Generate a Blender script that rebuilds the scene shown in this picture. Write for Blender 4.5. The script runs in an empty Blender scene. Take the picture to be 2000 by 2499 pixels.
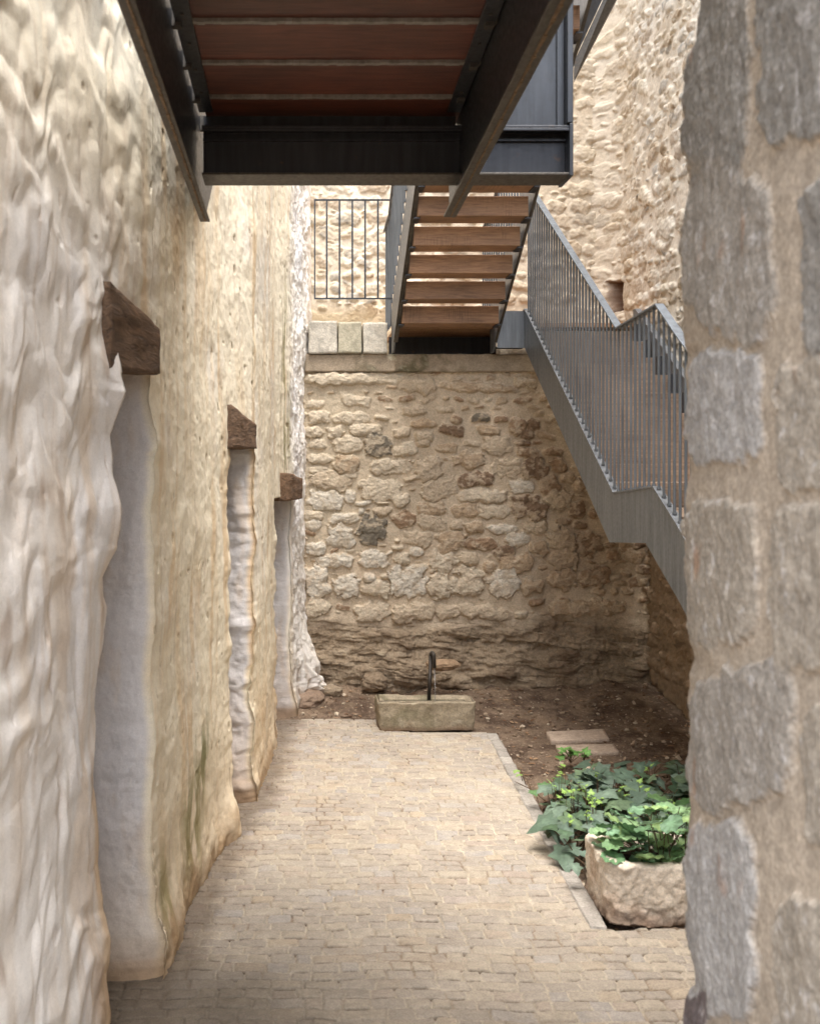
import bpy, bmesh, math, random
import numpy as np
from mathutils import Vector

# ------------------------------------------------------------------ basics
S = bpy.context.scene
COL = S.collection
SAT = .80
CAMZ, F, VX, VY = 2.1, 2500.0, 710.0, 1130.0      # eye height, focal length in photo px, vanishing point

def at(px, py, d):
    return np.array(((px - VX) * d / F, d, CAMZ + (VY - py) * d / F))

def lin(r, g, b):
    f = lambda c: (c / 255 / 12.92) if c / 255 <= 0.04045 else ((c / 255 + 0.055) / 1.055) ** 2.4
    return np.array((f(r), f(g), f(b)))

def sst(a, b, x):
    t = np.clip((x - a) / (b - a), 0, 1)
    return t * t * (3 - 2 * t)

# ------------------------------------------------------------------ noise
def _h(ix, iy, iz, seed):
    h = (ix.astype(np.int64) * 374761393 + iy.astype(np.int64) * 668265263 + iz.astype(np.int64) * 2147483647 + seed * 974711) & 0xffffffff
    h = ((h ^ (h >> 13)) * 1274126177) & 0xffffffff
    h = ((h ^ (h >> 16)) * 2246822519) & 0xffffffff
    return h ^ (h >> 15)

def hrand(ix, iy, seed):
    return (_h(np.asarray(ix), np.asarray(iy), np.zeros_like(np.asarray(ix)), seed) & 0xffff) / 65535.0

def perlin2(x, y, seed=0):
    x, y = np.broadcast_arrays(np.asarray(x, float), np.asarray(y, float))
    xi, yi = np.floor(x), np.floor(y)
    fx, fy = x - xi, y - yi
    u, v = fx ** 3 * (fx * (fx * 6 - 15) + 10), fy ** 3 * (fy * (fy * 6 - 15) + 10)
    z0 = np.zeros_like(xi)
    def g(dx, dy):
        a = (_h(xi + dx, yi + dy, z0, seed) & 0xffff) * (2 * np.pi / 65536)
        return np.cos(a) * (fx - dx) + np.sin(a) * (fy - dy)
    a = g(0, 0) * (1 - u) + g(1, 0) * u
    b = g(0, 1) * (1 - u) + g(1, 1) * u
    return (a * (1 - v) + b * v) * 1.41

def fbm(x, y, o=4, seed=0, gain=0.5):
    s, a, n = 0, 1.0, 0
    for k in range(o):
        s = s + a * perlin2(x * 2 ** k + 17.3 * k, y * 2 ** k - 9.1 * k, seed + k)
        n += a; a *= gain
    return s / n

def ridged(x, y, o=3, seed=0):
    s, a, n = 0, 1.0, 0
    for k in range(o):
        s = s + a * (1 - np.abs(perlin2(x * 2 ** k + 5.7 * k, y * 2 ** k + 3.3 * k, seed + k)) * 2)
        n += a; a *= 0.5
    return s / n

def perlin3(x, y, z, seed=0):
    xi, yi, zi = np.floor(x), np.floor(y), np.floor(z)
    fx, fy, fz = x - xi, y - yi, z - zi
    w = lambda t: t ** 3 * (t * (t * 6 - 15) + 10)
    u, v, t = w(fx), w(fy), w(fz)
    def g(a, b, c):
        h = _h(xi + a, yi + b, zi + c, seed)
        gx = (h & 255) / 127.5 - 1; gy = ((h >> 8) & 255) / 127.5 - 1; gz = ((h >> 16) & 255) / 127.5 - 1
        return gx * (fx - a) + gy * (fy - b) + gz * (fz - c)
    l = lambda a, b, k: a + (b - a) * k
    return l(l(l(g(0,0,0), g(1,0,0), u), l(g(0,1,0), g(1,1,0), u), v),
             l(l(g(0,0,1), g(1,0,1), u), l(g(0,1,1), g(1,1,1), u), v), t)

def noise3v(P, scale, seed, o=3):
    out = np.zeros_like(P)
    for c in range(3):
        a, n = 1.0, 0
        for k in range(o):
            q = P * scale * 2 ** k
            out[:, c] += a * perlin3(q[:, 0] + 11.3 * c, q[:, 1] - 7.7 * c, q[:, 2] + 3.1 * k, seed + 10 * c + k)
            n += a; a *= 0.5
        out[:, c] /= n
    return out

def fbm3(P, scale, seed, o=3, st=(1, 1, 1)):
    s, a, n = 0, 1.0, 0
    for k in range(o):
        q = P * scale * 2 ** k
        s = s + a * perlin3(q[:, 0] * st[0], q[:, 1] * st[1], q[:, 2] * st[2], seed + k); n += a; a *= 0.5
    return s / n

# ------------------------------------------------------------------ objects
def props(o, label=None, cat=None, group=None, kind=None):
    if label: o['label'] = label
    if cat: o['category'] = cat
    if group: o['group'] = group
    if kind: o['kind'] = kind
    return o

def thing(name, loc, label, cat, group=None):
    o = bpy.data.objects.new(name, None); COL.objects.link(o)
    o.location = [float(c) for c in loc]; o.empty_display_size = 0.1
    return props(o, label, cat, group)

def root_loc(o):
    v = np.zeros(3)
    while o is not None:
        v += np.array(o.location); o = o.parent
    return v

def mesh_obj(name, V, Fc, mat, parent=None, col=None, smooth=False, bevel=0.0, quads=None):
    V = np.asarray(V, float).reshape(-1, 3)
    if parent is not None: V = V - root_loc(parent)
    me = bpy.data.meshes.new(name)
    if quads is not None:
        q = np.asarray(quads, np.int32)
        me.vertices.add(len(V)); me.vertices.foreach_set('co', V.astype(np.float32).ravel())
        me.loops.add(q.size); me.loops.foreach_set('vertex_index', q.ravel())
        me.polygons.add(len(q)); me.polygons.foreach_set('loop_start', np.arange(0, q.size, 4, dtype=np.int32))
        me.polygons.foreach_set('loop_total', np.full(len(q), 4, np.int32))
        me.update(calc_edges=True)
    else:
        me.from_pydata([tuple(v) for v in V], [], Fc); me.update()
    if smooth: me.polygons.foreach_set('use_smooth', np.ones(len(me.polygons), bool))
    if col is not None:
        a = me.color_attributes.new('Col', 'FLOAT_COLOR', 'POINT')
        c = np.ones((len(V), 4), np.float32); q_ = np.asarray(col).reshape(-1, 3); lu = (q_ @ np.array((.25, .6, .15)))[:, None]
        c[:, :3] = np.clip(lu + (q_ - lu) * SAT, 0.005, 0.95)
        a.data.foreach_set('color', c.ravel())
    me.materials.append(mat)
    o = bpy.data.objects.new(name, me); COL.objects.link(o)
    if parent is not None: o.parent = parent
    if bevel:
        b = o.modifiers.new('bevel', 'BEVEL'); b.width = bevel; b.segments = 2; b.limit_method = 'ANGLE'
    return o

def grid_quads(n, m, off=0, flip=False):
    i, j = np.meshgrid(np.arange(n - 1), np.arange(m - 1), indexing='ij')
    a = i * m + j + off
    q = np.stack((a, a + m, a + m + 1, a + 1), -1).reshape(-1, 4)
    return q[:, ::-1] if flip else q

def grid_obj(name, P, mat, parent=None, col=None, flip=False, smooth=True):
    n, m = P.shape[:2]
    return mesh_obj(name, P.reshape(-1, 3), None, mat, parent, col, smooth, quads=grid_quads(n, m, 0, flip))

class MB:
    def __init__(s): s.v, s.f = [], []
    def add(s, V, Fc):
        o = len(s.v); s.v += [tuple(float(c) for c in p) for p in V]; s.f += [tuple(i + o for i in f) for f in Fc]; return s
    def box(s, x0, x1, y0, y1, z0, z1):
        V = [(x, y, z) for x in (x0, x1) for y in (y0, y1) for z in (z0, z1)]
        return s.add(V, [(0,1,3,2),(4,6,7,5),(0,4,5,1),(2,3,7,6),(0,2,6,4),(1,5,7,3)])
    def prism_x(s, poly, x0, x1):                 # poly in (y, z), extruded along x
        n = len(poly)
        sh = (x0, x1) if not callable(x0) else None
        V = [(x0(y) if callable(x0) else x0, y, z) for y, z in poly] + [(x1(y) if callable(x1) else x1, y, z) for y, z in poly]
        Fc = [tuple(range(n)), tuple(range(2 * n - 1, n - 1, -1))] + [(i, n + i, n + (i + 1) % n, (i + 1) % n) for i in range(n)]
        return s.add(V, Fc)
    def tube(s, pts, r, n=8, cap=True):
        pts = [Vector([float(c) for c in p]) for p in pts]
        rs = r if isinstance(r, (list, tuple)) else [r] * len(pts)
        V, Fc, up = [], [], None
        for i, p in enumerate(pts):
            t = (pts[min(i + 1, len(pts) - 1)] - pts[max(i - 1, 0)]).normalized()
            if up is None:
                up = Vector((0, 0, 1)) if abs(t.z) < .9 else Vector((1, 0, 0))
            a = t.cross(up).normalized(); b = a.cross(t).normalized(); up = b
            for k in range(n):
                w = 2 * math.pi * k / n
                V.append(p + (a * math.cos(w) + b * math.sin(w)) * rs[i])
        for i in range(len(pts) - 1):
            for k in range(n):
                Fc.append((i*n+k, i*n+(k+1) % n, (i+1)*n+(k+1) % n, (i+1)*n+k))
        if cap: Fc += [tuple(range(n))[::-1], tuple(range((len(pts)-1)*n, len(pts)*n))]
        return s.add(V, Fc)
    def build(s, name, mat, parent=None, bevel=0.0, smooth=False):
        o = mesh_obj(name, s.v, s.f, mat, parent, bevel=bevel, smooth=smooth)
        bm = bmesh.new(); bm.from_mesh(o.data); bmesh.ops.recalc_face_normals(bm, faces=bm.faces); bm.to_mesh(o.data); bm.free()
        return o

def hexa(corners, n, amp, scale, seed, crush=0.0, st=(1, 1, 1)):
    """rough block: corners[8] ordered x-major (x0y0z0,x0y0z1,x0y1z0,x0y1z1,x1...), faces subdivided n=(nx,ny,nz)"""
    C = np.array(corners, float).reshape(2, 2, 2, 3)
    Vs, Qs, off = [], [], 0
    def face(ax, val):
        nonlocal off
        oth = [a for a in range(3) if a != ax]
        u, v = np.linspace(0, 1, n[oth[0]] + 1), np.linspace(0, 1, n[oth[1]] + 1)
        U, Vv = np.meshgrid(u, v, indexing='ij')
        T = [None] * 3; T[ax] = np.full_like(U, val); T[oth[0]] = U; T[oth[1]] = Vv
        if crush:
            W = np.stack(T, -1) * 2 - 1
            l = (np.abs(W) ** 8).sum(-1, keepdims=True) ** (1 / 8)
            W = W / np.maximum(l, 1) * (1) * (1 - crush) + W * crush if False else W / np.maximum(1e-6, 1 + crush * (l - 1))
            T = [W[..., k] * .5 + .5 for k in range(3)]
        P = 0
        for i in (0, 1):
            for j in (0, 1):
                for k in (0, 1):
                    w = (T[0] if i else 1 - T[0]) * (T[1] if j else 1 - T[1]) * (T[2] if k else 1 - T[2])
                    P = P + w[..., None] * C[i, j, k]
        Vs.append(P.reshape(-1, 3))
        fl = (ax + val) % 2 == 0
        Qs.append(grid_quads(P.shape[0], P.shape[1], off, flip=bool(fl if ax != 1 else not fl)))
        off += P.shape[0] * P.shape[1]
    for ax in range(3):
        for val in (0, 1): face(ax, val)
    V = np.concatenate(Vs); Q = np.concatenate(Qs)
    V = V + noise3v(V * np.array(st), scale, seed, 4) * amp
    return V, Q

def weld(o, dist=1e-5):
    bm = bmesh.new(); bm.from_mesh(o.data); bmesh.ops.remove_doubles(bm, verts=bm.verts, dist=dist)
    bmesh.ops.recalc_face_normals(bm, faces=bm.faces); bm.to_mesh(o.data); bm.free(); return o

# ------------------------------------------------------------------ materials
def new_mat(name):
    m = bpy.data.materials.new(name); m.use_nodes = True
    nt = m.node_tree; return m, nt, nt.nodes['Principled BSDF']

def nz(nt, scale, detail=4, rough=.55, dist=0, vec=None, st=None):
    n = nt.nodes.new('ShaderNodeTexNoise'); n.inputs['Scale'].default_value = scale
    n.inputs['Detail'].default_value = detail; n.inputs['Roughness'].default_value = rough; n.inputs['Distortion'].default_value = dist
    tc = nt.nodes.new('ShaderNodeNewGeometry')
    src = tc.outputs['Position']
    if st:
        mp = nt.nodes.new('ShaderNodeMapping'); mp.inputs['Scale'].default_value = st
        nt.links.new(src, mp.inputs['Vector']); src = mp.outputs['Vector']
    nt.links.new(src, n.inputs['Vector'])
    return n

def ramp(nt, src, stops):
    r = nt.nodes.new('ShaderNodeValToRGB'); e = r.color_ramp.elements
    while len(e) < len(stops): e.new(.5)
    for x, (p, c) in zip(e, stops):
        x.position = p; x.color = (*[float(k) for k in (c if hasattr(c, '__len__') else (c, c, c))], 1)
    nt.links.new(src, r.inputs['Fac']); return r

def mul(nt, a, b, mode='MULTIPLY', fac=1.0):
    m = nt.nodes.new('ShaderNodeMix'); m.data_type = 'RGBA'; m.blend_type = mode
    m.inputs['Factor'].default_value = fac if not hasattr(fac, 'links') else 1
    if hasattr(fac, 'links'): nt.links.new(fac, m.inputs['Factor'])
    for s, i in ((a, 6), (b, 7)):
        if hasattr(s, 'links'): nt.links.new(s, m.inputs[i])
        else: m.inputs[i].default_value = (*[float(k) for k in s], 1)
    return m.outputs[2]

def bump(nt, bsdf, srcs):
    prev = None
    for s, strength, dist in srcs:
        b = nt.nodes.new('ShaderNodeBump'); b.inputs['Strength'].default_value = strength; b.inputs['Distance'].default_value = dist
        nt.links.new(s, b.inputs['Height'])
        if prev: nt.links.new(prev, b.inputs['Normal'])
        prev = b.outputs['Normal']
    nt.links.new(prev, bsdf.inputs['Normal'])

def mat_vcol(name, fine=60, var=.25, b1=.5, b2=.4, rough=.92, d1=.01, d2=.003, mid=18):
    m, nt, p = new_mat(name)
    a = nt.nodes.new('ShaderNodeAttribute'); a.attribute_name = 'Col'
    n1, n2 = nz(nt, mid, 6, .65), nz(nt, fine, 5, .7)
    v = ramp(nt, n2.outputs['Fac'], [(.3, 1 - var), (.7, 1 + var * .6)])
    c = mul(nt, a.outputs['Color'], v.outputs['Color'])
    v2 = ramp(nt, n1.outputs['Fac'], [(.3, 1 - var * .6), (.7, 1 + var * .4)])
    c = mul(nt, c, v2.outputs['Color'])
    nt.links.new(c, p.inputs['Base Color']); p.inputs['Roughness'].default_value = rough
    p.inputs['Specular IOR Level'].default_value = .2
    bump(nt, p, [(n1.outputs['Fac'], b1, d1), (n2.outputs['Fac'], b2, d2)])
    return m

def mat_steel(name, base, rust=.12, rough=.42, metal=.5, streak=(3, 3, .3)):
    m, nt, p = new_mat(name)
    n1 = nz(nt, 9, 6, .6, st=streak); n2 = nz(nt, 55, 5, .6); n3 = nz(nt, 14, 8, .7)
    v = ramp(nt, n1.outputs['Fac'], [(.3, np.array(base) * .72), (.72, np.array(base) * 1.35)])
    r = ramp(nt, n3.outputs['Fac'], [(.62, 0), (.74, 1)])
    c = mul(nt, v.outputs['Color'], (.11, .055, .025), 'MIX', r.outputs['Color'])
    mm = nt.nodes.new('ShaderNodeMix'); mm.data_type = 'RGBA'; mm.inputs['Factor'].default_value = rust
    nt.links.new(v.outputs['Color'], mm.inputs[6]); nt.links.new(c, mm.inputs[7])
    nt.links.new(mm.outputs[2], p.inputs['Base Color'])
    p.inputs['Metallic'].default_value = metal
    rr = ramp(nt, n2.outputs['Fac'], [(.3, rough - .08), (.7, rough + .12)])
    nt.links.new(rr.outputs['Color'], p.inputs['Roughness'])
    bump(nt, p, [(n2.outputs['Fac'], .12, .002)])
    return m

def mat_wood(name, c0, c1, st=(1.2, 14, 14), rough=.55, saw=0.0, bstr=.25):
    m, nt, p = new_mat(name)
    n1 = nz(nt, 4, 8, .65, 1.2, st=st); n2 = nz(nt, 3, 3, .5)
    oi = nt.nodes.new('ShaderNodeObjectInfo')
    v = ramp(nt, n1.outputs['Fac'], [(.28, c0), (.5, (np.array(c0) + np.array(c1)) / 2), (.74, c1)])
    rnd = ramp(nt, oi.outputs['Random'], [(0, .78), (1, 1.2)])
    c = mul(nt, v.outputs['Color'], rnd.outputs['Color'])
    big = ramp(nt, n2.outputs['Fac'], [(.3, .75), (.7, 1.2)])
    c = mul(nt, c, big.outputs['Color'])
    if saw:
        s = nz(nt, 40, 2, .5, st=(4, .15, .15)); msk = nz(nt, 3.5, 4, .6)
        sr = ramp(nt, s.outputs['Fac'], [(.5, 1), (.62, .55)]); mr = ramp(nt, msk.outputs['Fac'], [(.5, 0), (.6, saw)])
        c = mul(nt, c, sr.outputs['Color'], 'MULTIPLY', mr.outputs['Color'])
    nt.links.new(c, p.inputs['Base Color']); p.inputs['Roughness'].default_value = rough
    bump(nt, p, [(n1.outputs['Fac'], bstr, .004 if bstr < .8 else .016)])
    return m

M = {}
M['rubble'] = mat_vcol('rubble_stone', 70, .28, .8, .6, d1=.012, d2=.004)
M['rubblepale'] = mat_vcol('limewashed_rubble', 60, .16, .5, .4, d1=.008, d2=.003)
M['plaster'] = mat_vcol('lime_plaster', 150, .12, .35, .8, d1=.003, d2=.003, mid=26)
M['jamb'] = mat_vcol('weathered_ashlar', 110, .4, .6, .5, d1=.006, d2=.003, mid=35)
M['sett'] = mat_vcol('cobble_setts', 120, .22, .5, .5, d1=.004, d2=.002, mid=30)
M['soil'] = mat_vcol('dry_soil', 90, .45, 1.0, 1.0, d1=.02, d2=.008, mid=25)
M['stone'] = mat_vcol('hewn_stone', 80, .3, .8, .7, d1=.01, d2=.004, mid=22)
M['litter'] = mat_vcol('pebble_litter', 200, .2, .3, .3)
M['steel'] = mat_steel('stair_steel', (.17, .18, .19), .25, .40, .55)
M['steel_dark'] = mat_steel('dark_steel', (.035, .036, .04), .7, .38, .3)
M['steel_blue'] = mat_steel('blue_steel', (.042, .045, .050), .2, .42, .4)
M['weld'] = mat_steel('weld_seam', (.26, .24, .21), .5, .5, .3)
M['steel_raw'] = mat_steel('welded_edge_steel', (.085, .075, .062), .9, .5, .4, streak=(6, 2, 6))
M['rail'] = mat_steel('rail_steel', (.13, .145, .16), .1, .42, .45)
M['tread'] = mat_wood('tread_timber', (.18, .09, .046), (.45, .26, .14), saw=.8)
M['step'] = mat_wood('step_timber', (.12, .08, .055), (.29, .205, .14), saw=.4)
M['deck'] = mat_wood('deck_timber', (.05, .012, .007), (.17, .052, .029), st=(1.0, 9, 9), rough=.5)
M['oldwood'] = mat_wood('old_lintel_timber', (.045, .026, .015), (.27, .16, .09), st=(9, 1.2, 9), rough=.85, bstr=.9)
M['pipe'] = mat_steel('spout_bronze', (.05, .042, .035), .3, .45, .6)

def mat_leaf(name, c0, c1, vein):
    m, nt, p = new_mat(name)
    a = nt.nodes.new('ShaderNodeAttribute'); a.attribute_name = 'Col'
    n = nz(nt, 60, 4)
    v = ramp(nt, n.outputs['Fac'], [(.3, .8), (.7, 1.2)])
    c = mul(nt, a.outputs['Color'], v.outputs['Color'])
    nt.links.new(c, p.inputs['Base Color']); p.inputs['Roughness'].default_value = .52
    p.inputs['Specular IOR Level'].default_value = .35
    bump(nt, p, [(n.outputs['Fac'], .2, .003)])
    tr = nt.nodes.new('ShaderNodeBsdfTranslucent'); nt.links.new(c, tr.inputs['Color'])
    mx = nt.nodes.new('ShaderNodeMixShader'); mx.inputs[0].default_value = .18
    out = nt.nodes['Material Output']
    nt.links.new(p.outputs[0], mx.inputs[1]); nt.links.new(tr.outputs[0], mx.inputs[2]); nt.links.new(mx.outputs[0], out.inputs['Surface'])
    return m
M['leaf'] = mat_leaf('leaf', None, None, None)
m, nt, p = new_mat('stem'); p.inputs['Base Color'].default_value = (.10, .06, .03, 1); p.inputs['Roughness'].default_value = .7; M['stem'] = m
m, nt, p = new_mat('water'); p.inputs['Base Color'].default_value = (.10, .09, .06, 1); p.inputs['Roughness'].default_value = .04
w = nz(nt, 45, 3); bump(nt, p, [(w.outputs['Fac'], .35, .01)]); M['water'] = m
m, nt, p = new_mat('falling_water'); p.inputs['Base Color'].default_value = (.9, .92, .93, 1); p.inputs['Roughness'].default_value = .08; p.inputs['Transmission Weight'].default_value = .8; M['jet'] = m

# ------------------------------------------------------------------ stone stamping
def stamp(U, V, H, C, stones, seed, mortar=None, cover=.35, rough=.006, edge=.012):
    """stones: (cx, cy, w, h, rot, prot, colour, p).  Raises H and colours C where the stones lie."""
    w1 = perlin2(U * 12, V * 12, seed + 1); w2 = perlin2(U * 12 + 40, V * 12, seed + 2)
    w3 = perlin2(U * 60, V * 60, seed + 7); w4 = perlin2(U * 60, V * 60 + 30, seed + 8)
    R = fbm(U * 26, V * 34, 4, seed + 3, .6)
    for k, (cx, cy, w, h, rot, prot, colr, pw) in enumerate(stones):
        rad = max(w, h) * .75
        idx = np.nonzero((np.abs(U - cx) < rad) & (np.abs(V - cy) < rad))
        if len(idx[0]) == 0: continue
        du, dv = U[idx] - cx, V[idx] - cy
        c, s = math.cos(rot), math.sin(rot)
        mn = min(w, h)
        lx = du * c + dv * s + w1[idx] * mn * .24 + w3[idx] * mn * .06
        ly = -du * s + dv * c + w2[idx] * mn * .24 + w4[idx] * mn * .06
        rr = (np.abs(lx / (w / 2)) ** pw + np.abs(ly / (h / 2)) ** pw) ** (1 / pw)
        e = (1 - rr) * mn / 2
        m = sst(0, edge, e)
        rs = np.random.RandomState(seed * 1000 + k)
        ta, tb = rs.uniform(-.16, .16), rs.uniform(-.05, .3)
        hh = prot * m * (.8 + .3 * sst(edge, mn * .35, e)) + m * (ta * lx + tb * ly) * .35 + m * R[idx] * rough * 2.2
        new = np.maximum(H[idx], H[idx] * (1 - m) * .6 + hh)
        H[idx] = np.where(m > .02, new, H[idx])
        cm = sst(.25, .8, m)
        if mortar is not None:
            cm = cm * (1 - cover * sst(-.05, .25, w1[idx] * .6 + R[idx] * .7 + rs.uniform(-.15, .15)))
        C[idx] = C[idx] * (1 - cm[:, None]) + np.asarray(colr) * (1 + .25 * R[idx])[:, None] * cm[:, None]

def random_stones(u0, u1, v0, v1, hmin, hmax, asp, seed, fill, prot, cols, keep=None, rot=.12, pw=(2.2, 4.5)):
    rs = np.random.RandomState(seed); out = []; v = v0
    while v < v1:
        rh = rs.uniform(hmin, hmax); u = u0 - rs.uniform(0, .1)
        while u < u1:
            h = rh * rs.uniform(.6, 1.0); w = h * rs.uniform(*asp)
            if rs.rand() < fill:
                cx, cy = u + w / 2, v + rh / 2 + rs.uniform(-.2, .2) * rh
                if keep is None or keep(cx, cy, w, h):
                    out.append((cx, cy, w, h, rs.normal() * rot, rs.uniform(*prot), cols[rs.randint(len(cols))], rs.uniform(*pw)))
            u += w + rs.uniform(.008, .045)
        v += rh * rs.uniform(.9, 1.05) + .006
    return out

# ================================================================== LEFT PLASTER WALL
KN = np.array([(-3, -1.5), (3.6, -.635), (4.157, -.564), (5.886, -.350), (6.34, -.235), (7.25, -.150), (7.95, -.125), (8.55, .0), (9.5, .15), (12, .30)])
face_x = lambda d: np.interp(d, KN[:, 0], KN[:, 1])
REC = [(3.6, 4.157, 2.46), (5.886, 6.34, 2.20), (7.95, 8.52, 1.80)]        # near jamb, far jamb, lintel underside
RD = .5
def inv_space(a, b, n):
    return 1 / np.linspace(1 / a, 1 / b, n)
cols = []                       # (d, r, type, recess)
def seg(a, b, n, end=False):
    for d in inv_space(a, b, n)[: None if end else -1]: cols.append((d, 0, 0, -1))
def rec(k, nn, nb, nf):
    a, b, _ = REC[k]
    for r in np.linspace(0, 1, nn): cols.append((a, r, 1, k))
    for d in np.linspace(a + .02, b - .02, nb)[1:-1]: cols.append((d, 1, 2, k))
    for r in 1 - np.linspace(0, 1, nf) : cols.append((b, r, 3, k))
seg(1.2, 2.4, 25); seg(2.4, 3.6, 190); rec(0, 14, 70, 80); seg(4.157, 5.886, 190); rec(1, 10, 45, 50)
seg(6.34, 7.95, 120); rec(2, 8, 40, 40); seg(8.52, 9.5, 110); seg(9.5, 12, 14, True)
A = np.array(cols)
zr = np.concatenate((np.linspace(-.06, 4.7, 820), np.linspace(4.72, 6.2, 30)))
D, Z = np.meshgrid(A[:, 0], zr, indexing='ij'); Rr = np.repeat(A[:, 1:2], len(zr), 1)
TY = np.repeat(A[:, 2:3], len(zr), 1); RI = A[:, 3].astype(int)
zl = np.array([REC[k][2] if k >= 0 else -9 for k in RI])[:, None]
below = sst(.025, -.025, Z - zl) if False else 1 - sst(-.02, .03, Z - zl)
below = np.where(RI[:, None] >= 0, below, 0)
R = Rr * below
D = D + (1 - below) * .018 * np.where(TY == 1, Rr, np.where(TY == 3, -Rr, 0))
# relief of the face: long drips and folds near the camera, gentler further on, ragged at the far end
wx = fbm(D * 1.7, Z * 1.1, 3, 5) * .5; wz = fbm(D * 2.1 + 9, Z * 1.3, 3, 8) * .5
nearw = 1 - sst(3.55, 4.3, D); farw = sst(8.3, 8.75, D)
fold = ridged(D * 1.5 + Z * .55 + wx * 1.8, Z * 1.7 + wz * 2.2, 3, 21)
fold2 = ridged(D * 5.0 + Z + wx * 3, Z * 4.2 + wz * 3, 3, 31)
lump = fbm(D * 1.5 + wx, Z * 2.1 + wz, 3, 41)
fine = fbm(D * 11, Z * 11, 4, 51, .6)
scal = np.abs(perlin2(D * 2.4 + wx * 4, Z * 3.6 + wz * 5, 61))
H = nearw * (.006 * (fold - .6) + .003 * (fold2 - .6) + .036 * lump + .012 * (scal - .25) + .014 * (np.abs(perlin2(D * 3.4 + wx * 3, Z * 5.0 + wz * 3, 67)) - .25) + .006 * fbm(D * 6 + wx * 2, Z * 5 + wz * 2, 3, 63, .5))
H += (1 - nearw) * (1 - farw) * (.016 * lump + .004 * (fold - .6) + .002 * (fold2 - .6) + .004 * fine)
rag = fbm(D * 11, Z * 6, 5, 71, .62)
H += farw * (.036 * rag + .012 * fold2 + .03 * lump)
H += .002 * fine
pit = sst(.60, .72, perlin2(D * 19, Z * 11, 81) + .2 * perlin2(D * 3, Z * 2, 83)) * (1 - farw) * (1 - nearw * .6)
H -= .009 * pit
# ragged, bulging edges of the openings (measured along the height)
e1 = [(0, 255), (.45, 250), (.72, 232), (1.02, 206), (1.2, 214), (1.45, 226), (1.6, 240), (1.7, 236), (1.8, 272), (1.95, 276), (2.05, 262), (2.2, 256), (2.35, 290), (2.55, 262), (2.62, 246), (2.8, 262), (3.4, 262), (7, 262)]
e1d = np.interp(Z, [(2.1 - (1130 - 0) * 0) * 0 + a for a, b in e1], [b for a, b in e1])
H += (e1d - 252) * 3.6 / 2500 * np.exp(-np.clip(3.6 - D, 0, 9) / .16) * (D <= 3.6001) * (1 - sst(2.50, 2.85, Z))
e2 = fbm(Z * 2.6, Z * 0 + .3, 4, 91) * .05
H += e2 * np.exp(-np.abs(D - 4.157) / .12) * (D > 4.1) * (1 - sst(2.3, 2.55, Z))
H += fbm(Z * 3.3, Z * 0 + 5.3, 4, 95) * .05 * np.exp(-np.clip(5.886 - D, 0, 9) / .12) * (D < 5.887) * (D > 4.2) * (1 - sst(2.1, 2.3, Z))
H += fbm(Z * 4.3, Z * 0 + 2.3, 4, 97) * .055 * np.exp(-np.abs(D - 6.34) / .12) * (D > 6.2) * (1 - sst(2.1, 2.3, Z))
H += fbm(Z * 4.3, Z * 0 + 7.3, 4, 99) * .06 * np.exp(-np.clip(7.95 - D, 0, 9) / .15) * (D < 7.96) * (D > 6.4) * (1 - sst(1.75, 1.95, Z))
foot = np.exp(-((D - 9.02) / .20) ** 2) * (1 - sst(.15, .82, Z + .25 * rag)) * sst(-.02, .16, Z + .06 * rag)
H += foot * (.20 + .11 * rag + .02 * fold2)
# swelling foot
H += .05 * (1 - sst(0, .35, Z)) * (.4 + lump) * (D > 4.15)
H += .018 * (1 - sst(.0, .4, Z)) * fbm(D * 13, Z * 9, 4, 177, .6) * (D > 4.1)
H += .07 * np.exp(-((D - 5.75) / .12) ** 2 - ((Z - .08) / .16) ** 2)
X = face_x(D) - R * RD + H * (1 - below * sst(.0, .5, Rr))
jn = np.where(RI == 1, .05, .0)[:, None] * np.abs(fbm(Rr * RD * 4, Z * 3.2, 3, 117)) + .020 * fbm(Rr * RD * 7 + RI[:, None] * 9, Z * 4.5, 5, 111, .6) + .025 * fbm(Rr * RD * 3, Z * 1.6 + 8, 2, 115) + .006 * fold2
jrec = np.where(RI == 1, 1.3, 1.0)[:, None]
jw = below * sst(.0, .18, Rr)
Y = D + np.where(TY == 3, -1, np.where(TY == 1, 1, 0)) * jn * jrec * jw
# rounded arris
Y = Y + np.where(TY == 3, 1, 0) * below * .035 * np.exp(-Rr * RD / .03)
P = np.stack((X, Y, Z), -1)
# colour: cream limewash, ochre runs, grey jambs, green growth
cream = lin(250, 236, 204); white = lin(244, 240, 236); ochre = lin(230, 188, 122); tan = lin(206, 182, 154); grey = lin(212, 206, 202)
run = fbm(D * 7 + wx * 1.6, Z * .8, 4, 121); run2 = fbm(D * 18 + wx * 3, Z * 1.5, 4, 131); big = fbm(D * 1.3, Z * 1.0, 3, 141)
C = np.ones(P.shape) * cream
mix = lambda C, c, w: C * (1 - w[..., None]) + np.asarray(c) * w[..., None]
C = mix(C, white, np.clip(nearw * (1 - sst(2.6, 3.4, Z)) * .8 + farw * .75 + .35 * sst(0, .4, big), 0, 1))
C = mix(C, ochre, .68 * sst(-.12, .40, run) * (1 - farw * .8) * (.35 + .65 * sst(-.3, .3, big)) * (1 - nearw * .45))
C = mix(C, tan, .40 * sst(.12, .45, run2))
C = mix(C, lin(222, 180, 116), .75 * sst(3.40, 3.58, D + .10 * run2) * (D < 3.61) * (1 - sst(.6, 1.5, Z + .5 * run)))
C = mix(C, lin(176, 140, 102), .5 * nearw * sst(.25, .5, fbm(D * 5, Z * 2.2, 4, 151)))
C = mix(C, lin(150, 112, 74), .6 * pit * sst(.0, .5, run2 + .25))
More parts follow.
